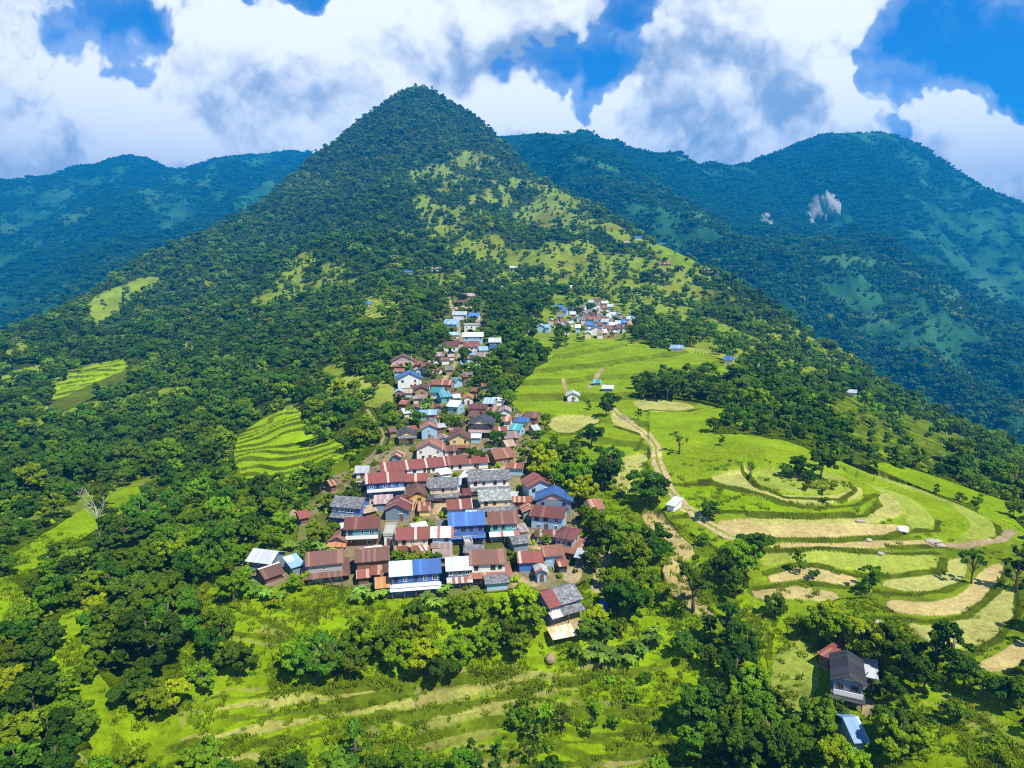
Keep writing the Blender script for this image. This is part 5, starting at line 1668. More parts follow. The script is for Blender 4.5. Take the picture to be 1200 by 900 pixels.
# trees one can tell apart: kind, foot x, foot y, height (photo pixels)
HAND = [
    # right hand fields
    ('open_dark', 1138, 684, 42), ('tall_dark', 1190, 694, 54), ('tall_mid', 937, 672, 30), ('round_dark', 952, 678, 16), ('round_mid', 1018, 694, 34), ('round_dark', 831, 609, 24),
    ('wide_mid', 866, 676, 58), ('round_dark', 884, 650, 40), ('round_dark', 850, 684, 36), ('round_dark', 758, 592, 44), ('round_dark', 770, 588, 36), ('wide_dark', 764, 656, 56), ('open_dark', 812, 716, 62),
    ('open_dark', 796, 532, 26), ('tall_dark', 846, 522, 14), ('round_dark', 924, 560, 24), ('round_dark', 938, 560, 28), ('wide_dark', 948, 566, 24), ('round_dark', 962, 562, 40), ('bush_mid', 945, 574, 9), ('bush_bright', 962, 575, 10),
    ('bush_mid', 975, 573, 9), ('tall_dark', 748, 492, 14), ('round_dark', 716, 478, 24), ('round_dark', 710, 488, 22), ('wide_dark', 706, 574, 58), ('wide_dark', 716, 552, 44), ('tall_dark', 690, 480, 12), ('bush_mid', 965, 588, 7),
    ('round_dark', 744, 456, 18), ('wide_dark', 782, 468, 44), ('wide_dark', 800, 462, 34), ('wide_dark', 768, 466, 34), ('round_dark', 908, 722, 26), ('round_bright', 970, 742, 40),
    # big bamboo-like bright mass at the lower right
    ('wide_bright', 962, 752, 56), ('wide_bright', 984, 764, 62), ('wide_bright', 1010, 770, 58), ('wide_mid', 1032, 778, 62), ('wide_bright', 996, 746, 44), ('round_mid', 1046, 766, 44), ('round_dark', 1062, 792, 40),
    ('tall_dark', 1094, 794, 58), ('tall_dark', 1112, 796, 66), ('round_dark', 1082, 812, 40), ('round_dark', 1128, 806, 38), ('round_mid', 1150, 818, 36), ('round_dark', 1176, 826, 40), ('round_mid', 1196, 832, 40), ('wide_dark', 1120, 846, 34),
    ('wide_mid', 1052, 886, 62), ('wide_mid', 1072, 874, 48), ('round_dark', 1034, 866, 40), ('round_mid', 1060, 842, 30), ('round_dark', 1044, 822, 30),
    ('wide_mid', 962, 862, 52), ('wide_dark', 978, 848, 40), ('wide_mid', 936, 890, 54), ('round_dark', 916, 900, 50), ('round_mid', 946, 846, 28), ('round_bright', 976, 905, 40), ('round_bright', 1006, 912, 36),
    # clump below the meadow path
    ('tall_dark', 850, 766, 62), ('round_dark', 874, 770, 38), ('wide_dark', 862, 800, 54), ('wide_mid', 880, 826, 56), ('wide_dark', 838, 842, 54), ('wide_mid', 864, 864, 60), ('round_dark', 816, 858, 50), ('wide_dark', 848, 892, 58), ('round_mid', 888, 858, 48), ('round_dark', 806, 770, 36),
    ('round_dark', 870, 905, 50), ('round_dark', 896, 890, 44), ('tall_dark', 832, 752, 40), ('round_mid', 820, 892, 44),
    # right of the village
    ('wide_dark', 738, 724, 62), ('wide_dark', 722, 712, 50), ('wide_mid', 748, 706, 54), ('wide_mid', 712, 690, 36), ('round_mid', 724, 664, 44), ('wide_mid', 706, 640, 44), ('round_mid', 738, 668, 48), ('wide_mid', 728, 636, 42), ('wide_dark', 748, 646, 40),
    ('wide_bright', 634, 560, 54), ('wide_bright', 650, 572, 52), ('wide_mid', 668, 580, 54), ('wide_bright', 680, 592, 50), ('wide_mid', 650, 545, 42), ('wide_mid', 690, 568, 50), ('wide_mid', 672, 548, 40), ('round_mid', 624, 548, 36),
    ('round_bright', 696, 626, 36), ('round_mid', 686, 616, 28), ('round_mid', 694, 668, 30), ('round_bright', 702, 740, 30), ('round_mid', 690, 752, 30), ('round_dark', 712, 752, 26), ('round_mid', 724, 748, 26),
    # bottom slope of the village
    ('wide_bright', 470, 786, 50), ('wide_bright', 500, 790, 54), ('wide_mid', 530, 786, 50), ('wide_bright', 486, 752, 44), ('wide_bright', 545, 770, 44), ('wide_mid', 572, 764, 42), ('wide_mid', 596, 758, 44), ('round_dark', 516, 797, 44), ('round_mid', 448, 776, 46),
    ('wide_dark', 372, 798, 68), ('wide_dark', 392, 786, 56), ('round_mid', 352, 792, 46), ('round_mid', 410, 796, 38), ('round_mid', 420, 752, 34), ('round_mid', 560, 726, 34), ('wide_bright', 590, 722, 34), ('round_bright', 612, 716, 32), ('round_bright', 540, 730, 34),
    ('round_mid', 626, 742, 36), ('round_mid', 608, 770, 32), ('wide_mid', 466, 662, 24), ('wide_mid', 484, 664, 26), ('wide_bright', 500, 662, 24), ('round_mid', 448, 668, 20), ('round_dark', 512, 665, 18), ('round_bright', 592, 664, 22), ('round_mid', 606, 662, 18), ('bush_mid', 584, 676, 12),
    ('round_mid', 640, 640, 14), ('round_dark', 632, 634, 14), ('wide_mid', 415, 598, 32), ('wide_mid', 402, 596, 30), ('wide_bright', 420, 606, 20), ('round_mid', 524, 626, 18), ('bush_bright', 514, 632, 12), ('round_dark', 418, 584, 24), ('round_mid', 552, 546, 24),
    ('round_dark', 566, 546, 20), ('wide_mid', 375, 638, 34), ('wide_mid', 390, 630, 26), ('wide_mid', 362, 650, 28), ('round_dark', 376, 576, 40), ('bush_bright', 348, 690, 20), ('round_mid', 274, 706, 42), ('wide_mid', 288, 660, 30), ('round_mid', 320, 644, 32), ('wide_mid', 300, 634, 36),
    ('wide_mid', 336, 626, 34), ('round_dark', 282, 792, 40), ('bush_mid', 264, 780, 22), ('round_mid', 430, 768, 30), ('bush_mid', 300, 702, 14), ('bush_bright', 322, 710, 14),
    # trees in the grass at the very bottom
    ('tall_dark', 418, 902, 50), ('round_mid', 470, 912, 32), ('open_dark', 558, 898, 30), ('tall_mid', 582, 890, 22), ('open_dark', 620, 896, 26), ('open_dark', 626, 870, 28), ('open_dark', 658, 860, 26), ('open_dark', 690, 864, 20), ('bush_mid', 606, 850, 20), ('bush_mid', 640, 842, 14),
    ('bush_mid', 612, 836, 14), ('bush_mid', 320, 900, 18), ('bush_mid', 340, 896, 14), ('bush_mid', 720, 850, 12), ('bush_mid', 700, 836, 12), ('bush_mid', 156, 896, 24), ('bush_mid', 500, 906, 18), ('round_dark', 440, 918, 30), ('bush_mid', 756, 800, 12), ('bush_mid', 740, 822, 12), ('bush_mid', 1176, 894, 16),
    # big grove left of the village
    ('wide_dark', 176, 786, 112), ('wide_mid', 150, 756, 86), ('wide_dark', 200, 756, 96), ('wide_dark', 160, 724, 80), ('wide_mid', 196, 720, 76), ('wide_dark', 120, 750, 66), ('wide_mid', 222, 736, 70), ('wide_mid', 184, 840, 62), ('wide_bright', 206, 832, 56), ('round_dark', 152, 826, 50),
    ('wide_dark', 226, 690, 74), ('wide_mid', 250, 680, 64), ('wide_dark', 256, 650, 56), ('wide_mid', 206, 664, 60), ('wide_mid', 170, 676, 60), ('wide_dark', 146, 640, 70), ('wide_dark', 166, 620, 56), ('wide_dark', 130, 690, 52), ('wide_mid', 104, 700, 50), ('wide_mid', 230, 640, 46),
    ('wide_mid', 280, 622, 44), ('wide_dark', 306, 604, 40), ('wide_dark', 330, 592, 40), ('wide_mid', 260, 608, 40), ('wide_mid', 348, 570, 30), ('round_bright', 320, 606, 26), ('round_mid', 238, 812, 40), ('round_dark', 244, 770, 40), ('round_mid', 262, 746, 34),
    ('wide_dark', 90, 866, 70), ('wide_dark', 60, 880, 74), ('wide_mid', 28, 880, 70), ('round_dark', 40, 834, 56), ('wide_mid', 74, 822, 54), ('wide_dark', 16, 840, 56), ('wide_dark', 20, 908, 60), ('round_dark', 44, 790, 46), ('wide_mid', 100, 800, 44), ('round_mid', 12, 790, 46), ('wide_dark', 62, 760, 46), ('round_dark', 30, 760, 40),
    ('wide_dark', 58, 714, 44), ('round_dark', 84, 700, 36), ('round_mid', 40, 700, 30), ('wide_mid', 90, 668, 44), ('round_dark', 116, 652, 40), ('wide_mid', 60, 676, 36),
    # tall dark tree above the terraced field, trees about the street
    ('wide_dark', 494, 394, 44), ('wide_dark', 488, 412, 30), ('wide_dark', 505, 414, 26), ('wide_dark', 586, 432, 40), ('wide_dark', 566, 452, 36), ('wide_dark', 580, 468, 34), ('wide_mid', 596, 474, 28), ('wide_mid', 374, 518, 44), ('wide_dark', 388, 508, 36), ('wide_dark', 472, 476, 22),
    ('wide_mid', 500, 478, 18), ('wide_mid', 520, 500, 22), ('wide_mid', 534, 504, 22), ('wide_mid', 480, 490, 20), ('wide_mid', 462, 498, 22), ('wide_mid', 440, 520, 26), ('wide_mid', 552, 440, 24), ('round_dark', 546, 424, 18),
]
for i, (k_, x, y, h) in enumerate(HAND):
    tree_at(k_, x, y, h, var=i)
BAN = [(352, 656), (360, 646), (376, 650), (386, 656), (340, 646), (300, 700), (314, 704), (328, 706), (292, 694), (424, 702), (416, 708), (436, 708), (510, 716), (524, 722), (540, 716), (556, 722), (500, 706), (520, 700), (498, 482), (516, 492), (530, 492), (526, 484), (484, 494),
       (1036, 800), (1046, 806), (1050, 794), (1032, 812), (700, 766), (714, 772), (730, 770), (744, 764), (758, 756), (766, 748), (722, 780), (738, 780), (752, 772), (706, 780), (690, 776), (770, 758), (676, 770), (448, 702), (580, 752), (598, 742)]
for i, (x, y) in enumerate(BAN):
    tree_at('banana', x, y, 17 if y > 600 else 12, var=i)

# ------------------------------------------------------------------ woods: sample trees over the land
def candidates(r0, r1, sp, amax=math.radians(46)):
    xs = np.arange(-r1 * math.sin(amax), r1 * math.sin(amax), sp)
    ys = np.arange(r0 * math.cos(amax), r1, sp)
    gx_, gy_ = np.meshgrid(xs, ys)
    gx_ = gx_.ravel() + RNG.uniform(-.48, .48, gx_.size) * sp
    gy_ = gy_.ravel() + RNG.uniform(-.48, .48, gy_.size) * sp
    r_, t_ = np.hypot(gx_, gy_), np.arctan2(gx_, gy_)
    k_ = (r_ >= r0) & (r_ < r1) & (np.abs(t_) < amax)
    return gx_[k_], gy_[k_]


# what the camera can see of the ground (running horizon along each column)
TANE = (Z - CZ) / RG
vis_t = (TANE >= np.maximum.accumulate(TANE, axis=1) - .012).astype(float)

pts = []
for r0, r1, sp in [(84, 270, 4.4), (270, 600, 5.2), (600, 1150, 6.5), (1150, 2150, 8.6)]:
    x, y = candidates(r0, r1, sp, math.radians(64 if r0 < 600 else 48))
    d_ = ground(x, y, dens_t) + .10 * (ground(x, y, VIL.astype(float)) > .5)
    if r0 < 100:
        d_ = d_ * .72
    clump = .5 + .5 * fbm(x, y, 30, 2, 123)
    keep = RNG.uniform(0, 1, len(x)) < np.where(d_ > .9, .86, d_ * (.35 + 1.3 * clump))
    x, y = x[keep], y[keep]
    ok = np.ones(len(x), bool)
    for kx, ky, kr in KEEP:
        ok &= (x - kx) ** 2 + (y - ky) ** 2 > (kr + 1.6) ** 2
    if r0 < 300:
        for kx, ky, kr in TAKEN:
            ok &= (x - kx) ** 2 + (y - ky) ** 2 > kr ** 2
    x, y = x[ok], y[ok]
    v_ = ground(x, y, vis_t) > .05
    x, y = x[v_], y[v_]
    z = ground(x, y)
    px, py = project(x, y, z)
    u = RNG.uniform(0, 1, len(x))
    h = {84: 4.6, 270: 6.0, 600: 7.2, 1150: 9.2}[r0] * np.clip(np.exp(RNG.normal(-.08, .34, len(x))), .4, 1.9)
    pts.append(np.stack([x, y, z, px, py, h, u], 1))
pts = np.concatenate(pts)
inf = (pts[:, 3] > -10) & (pts[:, 3] < 1210) & (pts[:, 4] > 180) & (pts[:, 4] < 915)
dist = np.hypot(pts[:, 0], pts[:, 1])
size_px = pts[:, 5] / dist
rank = np.argsort(-np.where(inf, size_px, 0))
n_tree_hand = sum(1 for q in INDIV if not q[3].startswith(('bush', 'banana')))
n_more = max(0, 296 - n_tree_hand)
sel = rank[:n_more]
used = np.zeros(len(pts), bool)
for i in sel:
    x, y, z, px, py, h, u = pts[i]
    b_ = .5 + .5 * math.sin(px * .013 + py * .021)
    key = ('round_dark' if u < .35 else 'wide_mid' if u < .6 else 'round_mid' if u < .85 else 'round_bright') if px < 620 else ('round_mid' if u < .4 else 'wide_mid' if u < .65 else 'round_dark' if u < .85 else 'round_bright')
    plant(key, x, y, h, z)
    used[i] = True
rest = pts[~used]
dist = dist[~used]


# --- light proto trees for the masses, never linked to the scene themselves
def joined(name, kind, mat, H, n_leaf, size, seed, count=1, spread=0.0):
    rng = np.random.default_rng(seed)
    L = []
    for c in range(count):
        a, r_ = rng.uniform(0, 2 * PI), spread * math.sqrt(rng.uniform(0, 1))
        s_ = rng.uniform(.7, 1.15)
        for (p, rad) in lobes_for(kind, rng, H * s_):
            L.append(((p[0] + r_ * math.cos(a), p[1] + r_ * math.sin(a), p[2]), rad))
    me = leaves_mesh(name, mat, L, n_leaf, size, rng, jit=.28)
    o = bpy.data.objects.new(name, me)
    if count == 1:
        tb = MB().tube([(0, 0, -1), (0, 0, H * .5)], [H * .03, H * .015], 5)
        bm = bmesh.new()
        bm.from_mesh(me)
        lay_t = bm.verts.layers.float.get('tone')
        o_ = [bm.verts.new(q) for q in tb.v]
        for f in tb.f:
            fc_ = bm.faces.new([o_[i] for i in f])
            fc_.material_index = 1
        bm.to_mesh(me)
        bm.free()
        me.materials.append(MATS['bark'])
    return o


def scatter(name, protos, x, y, z, scale, idx=None, kind='stuff'):
    lib = bpy.data.collections.new(name + '_kinds')
    for i, o in enumerate(protos):
        o.name = f'{name}_kind_{chr(97 + i)}'
        lib.objects.link(o)
    me = bpy.data.meshes.new(name)
    nP = len(x)
    me.vertices.add(nP)
    me.vertices.foreach_set('co', np.stack([x, y, z], 1).astype(np.float32).ravel())
    def at(nm, ty, val, key='value'):
        a = me.attributes.new(nm, ty, 'POINT')
        a.data.foreach_set(key, val)
    at('which', 'INT', (idx if idx is not None else RNG.integers(0, len(protos), nP)).astype(np.int32))
    rot = np.zeros((nP, 3), np.float32)
    rot[:, 2] = RNG.uniform(0, 2 * PI, nP)
    rot[:, :2] = RNG.normal(0, .05, (nP, 2))
    at('turn', 'FLOAT_VECTOR', rot.ravel(), 'vector')
    s = np.repeat(np.asarray(scale, np.float32)[:, None], 3, 1)
    s[:, :2] *= RNG.uniform(.85, 1.2, (nP, 1))
    at('size', 'FLOAT_VECTOR', s.ravel().astype(np.float32), 'vector')
    o = bpy.data.objects.new(name, me)
    COL.objects.link(o)
    tag(o, kind=kind)
    ng = bpy.data.node_groups.new(name + '_scatter', 'GeometryNodeTree')
    ng.interface.new_socket('Geometry', in_out='INPUT', socket_type='NodeSocketGeometry')
    ng.interface.new_socket('Geometry', in_out='OUTPUT', socket_type='NodeSocketGeometry')
    N_ = ng.nodes
    a, b = N_.new('NodeGroupInput'), N_.new('NodeGroupOutput')
    ip = N_.new('GeometryNodeInstanceOnPoints')
    ci = N_.new('GeometryNodeCollectionInfo')
    ci.inputs['Collection'].default_value = lib
    ci.inputs['Separate Children'].default_value = True
    ci.inputs['Reset Children'].default_value = True
    ip.inputs['Pick Instance'].default_value = True

    def named(nm, ty):
        q = N_.new('GeometryNodeInputNamedAttribute')
        q.data_type = ty
        q.inputs['Name'].default_value = nm
        return q.outputs['Attribute']
    e2r = N_.new('FunctionNodeEulerToRotation')
    Lk = ng.links.new
    Lk(named('turn', 'FLOAT_VECTOR'), e2r.inputs[0])
    Lk(a.outputs[0], ip.inputs['Points'])
    Lk(ci.outputs[0], ip.inputs['Instance'])
    Lk(named('which', 'INT'), ip.inputs['Instance Index'])
    Lk(e2r.outputs[0], ip.inputs['Rotation'])
    Lk(named('size', 'FLOAT_VECTOR'), ip.inputs['Scale'])
    Lk(ip.outputs[0], b.inputs[0])
    md = o.modifiers.new('scatter', 'NODES')
    md.node_group = ng
    return o


# near and middle woods: trees of 8 m, scaled
mk = []
for i, (kd, mt) in enumerate([('round', 'dark'), ('wide', 'dark'), ('round', 'dark'), ('tall', 'dark'), ('round', 'mid'), ('wide', 'mid'), ('open', 'mid'), ('round', 'bright')]):
    mk.append(joined('tree', kd, 'leaf_' + mt, 8.0, 900, .72, 500 + i))
u = rest[:, 6]
dryness = .5 + .5 * fbm(rest[:, 0], rest[:, 1], 120, 3, 44)
pr = np.array([.20, .12, .15, .12, .10, .16, .05, .10])
cum = np.cumsum(pr / pr.sum())
idx = np.searchsorted(cum, np.clip(u * .55 + np.clip(.5 + (dryness - .5) * 1.7, 0, 1) * .45, 0, .999))
scatter('forest', mk, rest[:, 0], rest[:, 1], rest[:, 2] - .3, rest[:, 5] / 8.0, np.clip(idx, 0, 7))

# far slopes: clumps of crowns
fk = [joined('clump', 'round', 'leaf_far', 11.0, 520, 3.0, 600 + i, 7, 15) for i in range(4)]
x, y = candidates(1250, 5300, 19, math.radians(42))
tj, rj = np.arctan2(x, y), np.hypot(x, y)
rs = np.interp(tj, th, RSIL[:, 0])
keep = (rj > rs * 1.1) & (RNG.uniform(0, 1, len(x)) < ground(x, y, dens_t) * 1.05) & (ground(x, y, vis_t) > .02)
x, y = x[keep], y[keep]
scatter('far_forest', fk, x, y, ground(x, y) - 2.0, RNG.uniform(.55, 1.15, len(x)))

# undergrowth in the open near slopes and round the village
bk = [joined('shrub', 'bush', 'leaf_' + mt, 2.0, 260, .5, 700 + i, 1) for i, mt in enumerate(['bright', 'bright', 'bright', 'mid'])]
x, y = candidates(86, 300, 2.3)
gr = ground(x, y, grassy)
dn = ground(x, y, dens_t)
cl = fbm(x, y, 11, 3, 222)
keep = RNG.uniform(0, 1, len(x)) < np.where(gr > .02, np.clip(gr * (.006 + cl * .16), 0, .2), np.where(dn > .5, .30, 0))
vil = ground(x, y, VIL.astype(float)) > .5
keep |= vil & (RNG.uniform(0, 1, len(x)) < .30 + .5 * cl)
x, y = x[keep], y[keep]
ok = np.ones(len(x), bool)
for kx, ky, kr in KEEP:
    ok &= (x - kx) ** 2 + (y - ky) ** 2 > (kr + .6) ** 2
x, y = x[ok], y[ok]
scatter('undergrowth', bk, x, y, ground(x, y) - .1, RNG.uniform(.35, 1.0, len(x)) ** 1.3 * .9)


def tuft(seed):
    rng = np.random.default_rng(seed)
    V_, F_, T_ = [], [], []
    for k in range(26):
        a, r_ = rng.uniform(0, 2 * PI), .55 * math.sqrt(rng.uniform(0, 1))
        x, y, h, w_ = r_ * math.cos(a), r_ * math.sin(a), rng.uniform(.25, .6), rng.uniform(.05, .09)
        b = rng.uniform(0, 2 * PI)
        lx, ly = rng.normal(0, .18), rng.normal(0, .18)
        o = len(V_)
        V_ += [(x - w_ * math.cos(b), y - w_ * math.sin(b), -.1), (x + w_ * math.cos(b), y + w_ * math.sin(b), -.1), (x + lx * .5 + w_ * .6 * math.cos(b), y + ly * .5 + w_ * .6 * math.sin(b), h * .6),
               (x + lx * .5 - w_ * .6 * math.cos(b), y + ly * .5 - w_ * .6 * math.sin(b), h * .6), (x + lx * 1.4, y + ly * 1.4, h)]
        F_ += [(o, o + 1, o + 2, o + 3), (o + 3, o + 2, o + 4)]
        T_ += [rng.uniform(0, 1)] * 5
    me = bpy.data.meshes.new('tuft')
    me.from_pydata(V_, [], F_)
    fa = me.attributes.new('tone', 'FLOAT', 'POINT')
    fa.data.foreach_set('value', np.array(T_, np.float32))
    me.materials.append(MATS['leaf_grass'])
    return bpy.data.objects.new('tuft', me)


x, y = candidates(86, 215, .95)
gr = ground(x, y, grassy)
keep = RNG.uniform(0, 1, len(x)) < gr * np.clip(.62 + fbm(x, y, 7, 3, 333) * 1.5, .05, 1)
x, y = x[keep], y[keep]
scatter('grass', [tuft(800 + i) for i in range(3)], x, y, ground(x, y), RNG.uniform(.7, 1.9, len(x)))

# ------------------------------------------------------------------ single small things
def at_px(px, py):
    p = hit(px, py)
    return p, (p[1] * FWD[1] + (p[2] - CZ) * FWD[2]) / 800.0


def dead_tree():
    p, k = at_px(118, 640)
    H = 70 * k / .9
    r = empty('bare_tree', p)
    tag(r, 'bare pale dead tree rising above the green slope', 'tree')
    rng = np.random.default_rng(5)
    tb = MB()
    tb.tube([(0, 0, -1), (.1, 0, H * .35), (-.2, .1, H * .62)], [H * .015, H * .012, H * .008], 7)
    tb.build('trunk', 'deadwood', r, True)
    for i in range(11):
        z0 = H * (.35 + .27 * i / 10)
        a = rng.uniform(0, 2 * PI)
        ln = H * rng.uniform(.22, .42)
        b = MB()
        e = Vector((math.cos(a) * ln * .7, math.sin(a) * ln * .7, z0 + ln * .75))
        mid = Vector((math.cos(a) * ln * .35, math.sin(a) * ln * .35, z0 + ln * .28))
        b.tube([(-.1, .05, z0), mid, e], [H * .0055, H * .004, H * .0015], 5)
        for q in range(3):
            t_ = rng.uniform(.3, .9)
            s_ = mid.lerp(e, t_)
            d_ = Vector((rng.normal(), rng.normal(), abs(rng.normal()) + .6)).normalized() * ln * .35
            b.tube([s_, s_ + d_ * .6 + Vector((0, 0, .1)), s_ + d_], [H * .004, H * .003, H * .0015], 4)
        b.build('branch', 'deadwood', r, True)


dead_tree()


def haystack(px, py, wpx, label):
    p, k = at_px(px, py)
    R = wpx * k * .5
    r = empty('haystack', p)
    tag(r, label, 'haystack')
    prof = [(1.0, -.5), (1.02, .25), (.95, .7), (.72, 1.15), (.4, 1.6), (.12, 1.95), (.03, 2.05)]
    rng = np.random.default_rng(int(px))
    b = MB()
    rings = []
    for q, z in prof:
        rings.append([(R * q * (1 + rng.normal(0, .04)) * math.cos(a), R * q * (1 + rng.normal(0, .04)) * math.sin(a), z * R * .62) for a in np.linspace(0, 2 * PI, 15)[:-1]])
    v = [q for g_ in rings for q in g_]
    f = [(i * 14 + j, i * 14 + (j + 1) % 14, (i + 1) * 14 + (j + 1) % 14, (i + 1) * 14 + j) for i in range(len(rings) - 1) for j in range(14)]
    f.append(tuple((len(rings) - 1) * 14 + j for j in range(14)))
    b.poly(v, f)
    b.build('straw', 'thatch', r, True)
    MB().tube([(0, 0, R * 1.1), (0, 0, R * 1.6)], [.06, .04], 5).build('pole', 'wood', r)


haystack(645, 772, 13, 'grey brown conical haystack on the grass below the yellow sheet')
haystack(344, 606, 15, 'brown rounded haystack at the village edge by the red and white hut')

# yellow sheet on posts in front of the farmhouse
p, k = at_px(658, 750)
r = empty('sheet_shelter', p, -math.atan2(p[0], p[1]) + math.radians(24))
tag(r, 'pale yellow sheet roof on short posts in front of the slate farmhouse', 'shelter')
hw, hd = 2.7, 1.7
MB().sheet([(-hw, -hd, 1.5), (hw, -hd, 1.5), (hw, hd, 2.3), (-hw, hd, 2.3)], .07).build('roof', 'yellowsheet', r)
for sx in (-1, 1):
    for sy in (-1, 1):
        MB().box(sx * (hw - .25) - .06, sx * (hw - .25) + .06, sy * (hd - .25) - .06, sy * (hd - .25) + .06, -.8, 1.9 + sy * .34 - .08).build('post', 'wood', r)

# blue water tank under the trees
p, k = at_px(708, 714)
r = empty('water_tank', p)
tag(r, 'dark blue plastic water tank in the shade of the trees by the farmhouse', 'water tank')
b = MB()
prof = [(.95, 0), (1.0, .12), (1.0, .5), (.96, .55), (1.0, .6), (1.0, 1.1), (.96, 1.15), (1.0, 1.2), (1.0, 1.7), (.85, 1.95), (.35, 2.1)]
v = [(q * math.cos(a), q * math.sin(a), z) for q, z in prof for a in np.linspace(0, 2 * PI, 21)[:-1]]
f = [(i * 20 + j, i * 20 + (j + 1) % 20, (i + 1) * 20 + (j + 1) % 20, (i + 1) * 20 + j) for i in range(len(prof) - 1) for j in range(20)]
f += [tuple(range(19, -1, -1)), tuple((len(prof) - 1) * 20 + j for j in range(20))]
b.poly(v, f)
b.build('body', 'tank_blue', r, True)
MB().tube([(0, 0, 2.1), (0, 0, 2.25)], [.34, .34], 14).build('lid', 'tank_blue', r)


def boulder(px, py, wpx, label, sc=(1, .8, .6)):
    p, k = at_px(px, py)
    rng = np.random.default_rng(int(px * 3 + py))
    bm = bmesh.new()
    bmesh.ops.create_icosphere(bm, subdivisions=3, radius=wpx * k * .5)
    for v_ in bm.verts:
        q = v_.co
        n_ = fbm(np.array([q.x * 1.3 + px]), np.array([q.y * 1.3 + q.z * 1.7]), 1.0, 3, 5)[0]
        v_.co = Vector((q.x * sc[0], q.y * sc[1], q.z * sc[2])) * (1 + .35 * n_)
    me = bpy.data.meshes.new('boulder')
    bm.to_mesh(me)
    bm.free()
    me.materials.append(MATS['boulder'])
    o = bpy.data.objects.new('boulder', me)
    COL.objects.link(o)
    o.location = p + np.array([0, 0, wpx * k * .12])
    tag(o, label, 'rock')


boulder(1032, 650, 9, 'rust brown boulder on the bank between two paddies')
boulder(1018, 634, 8, 'grey boulder at the edge of the straw coloured paddy')
boulder(1008, 612, 9, 'flat grey rock on the bank above the straw paddy', (1.2, .7, .4))
boulder(1092, 636, 14, 'long pale rock pile where the stone path meets the paddies', (1.5, .7, .45))
boulder(1102, 640, 10, 'small pale rock beside the long rock pile', (1.3, .8, .5))
boulder(884, 638, 6, 'dark small rock on the bank beside the dirt road end')
boulder(1028, 730, 9, 'pinkish rock on the bank behind the bright bamboo-like trees')

# white cloth-covered heap on the paddy
p, k = at_px(1058, 622)
bm = bmesh.new()
bmesh.ops.create_icosphere(bm, subdivisions=3, radius=1.0)
for v_ in bm.verts:
    q = v_.co
    n_ = fbm(np.array([q.x * 2.0]), np.array([q.y * 2.0 + q.z]), 1.0, 3, 77)[0]
    v_.co = Vector((q.x * 1.7, q.y * 1.2, max(q.z, -.25) * 1.05)) * (1 + .25 * n_)
me = bpy.data.meshes.new('covered_heap')
bm.to_mesh(me)
bm.free()
me.materials.append(MATS['trim_white'])
o = bpy.data.objects.new('covered_heap', me)
COL.objects.link(o)
o.location = p + np.array([0, 0, .3])
tag(o, 'small heap under a white sheet at the end of the straw paddy', 'heap')

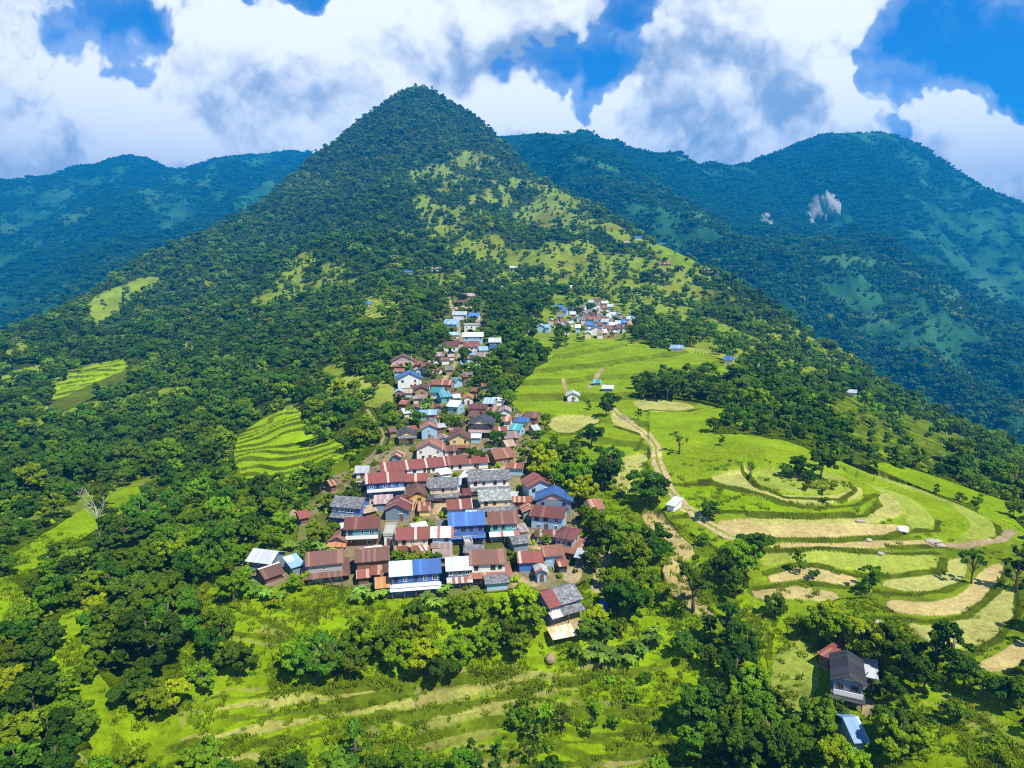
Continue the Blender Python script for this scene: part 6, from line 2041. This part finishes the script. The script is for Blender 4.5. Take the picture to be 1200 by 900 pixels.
# ------------------------------------------------------------------ one label for every single tree and plant
ZONES = [
    (60, 560, 130, 690, 'below the bare dead tree'), (0, 690, 60, 760, 'on the far west slope'), (0, 750, 115, 930, 'in the bottom corner wood'), (0, 400, 260, 610, 'in the big western forest'),
    (60, 600, 275, 860, 'in the big grove west of the village'), (255, 560, 345, 680, 'between big grove and village'), (255, 680, 335, 815, 'below the white tin house'), (335, 690, 440, 815, 'below the brown farmhouse'),
    (340, 480, 465, 660, 'among the western village houses'), (440, 700, 625, 810, 'in the thicket below the blue house'), (440, 640, 530, 700, 'behind the blue white house'), (130, 845, 560, 930, 'at the grass slope foot'),
    (560, 795, 790, 930, 'on the striped terraces'), (670, 700, 780, 795, 'around the slate maroon farmhouse'), (690, 600, 780, 735, 'between village and meadow path'), (615, 500, 725, 635, 'in the eastern village grove'),
    (530, 600, 700, 700, 'among the central houses'), (460, 395, 615, 560, 'along the upper village street'), (460, 300, 620, 395, 'near the small terraced field'), (790, 700, 910, 930, 'in the wood strip below the meadow'), (905, 720, 1060, 800, 'above the dark slate farmhouse'),
    (905, 800, 1080, 930, 'around the dark slate farmhouse'), (1060, 740, 1210, 930, 'east of the dark slate farmhouse'), (1080, 600, 1210, 740, 'on the eastern paddies'), (900, 540, 985, 600, 'on the round knoll'), (900, 600, 1080, 740, 'on the middle paddies'),
    (790, 590, 900, 720, 'beside the dirt road end'), (680, 440, 900, 600, 'on the open meadow'), (620, 600, 800, 700, 'beside the terraced track'), (0, 0, 1300, 1000, 'on the upper slopes')]


def zone(px, py):
    for x0, y0, x1, y1, s in ZONES:
        if x0 <= px < x1 and y0 <= py < y1:
            return s
    return 'at the edge of the view'


bucket = {}
for px, py, r, key in INDIV:
    kd, _, tn = key.partition('_')
    base = (TONE[tn] + ' ' if tn else '') + SHAPE[kd] + ' ' + zone(px, py)
    bucket.setdefault(base, []).append((px, py, r, kd))
for base, rows in bucket.items():
    rows.sort(key=lambda q: q[0])
    for i, (px, py, r, kd) in enumerate(rows):
        n_ = len(rows)
        if n_ == 1:
            suf = ''
        elif i == 0:
            suf = ', leftmost'
        elif i == n_ - 1:
            suf = ', rightmost'
        else:
            suf = ', ' + (ORD[i] if i < len(ORD) else 'later') + ' from left'
        tag(r, base + suf, {'bush': 'bush', 'banana': 'banana plant'}.get(kd, 'tree'), {'bush': 'bushes', 'banana': 'banana plants'}.get(kd, 'trees') + ' ' + zone(px, py))

# ------------------------------------------------------------------ the air
hz = MB().box(-5800, 5800, -5800, 5800, float(Z.min()) - 2.0, float(Z.max()) + 25.0)
m, n = new_mat('haze')
pv = n.node('ShaderNodeVolumePrincipled')
pv.inputs['Color'].default_value = (.004, .33, .88, 1)
pv.inputs['Density'].default_value = .00024
pv.inputs['Anisotropy'].default_value = .1
o_ = n.node('ShaderNodeOutputMaterial')
n.t.links.new(pv.outputs[0], o_.inputs['Volume'])
MATS['haze'] = m
ho = hz.build('haze', 'haze')
tag(ho, kind='stuff')
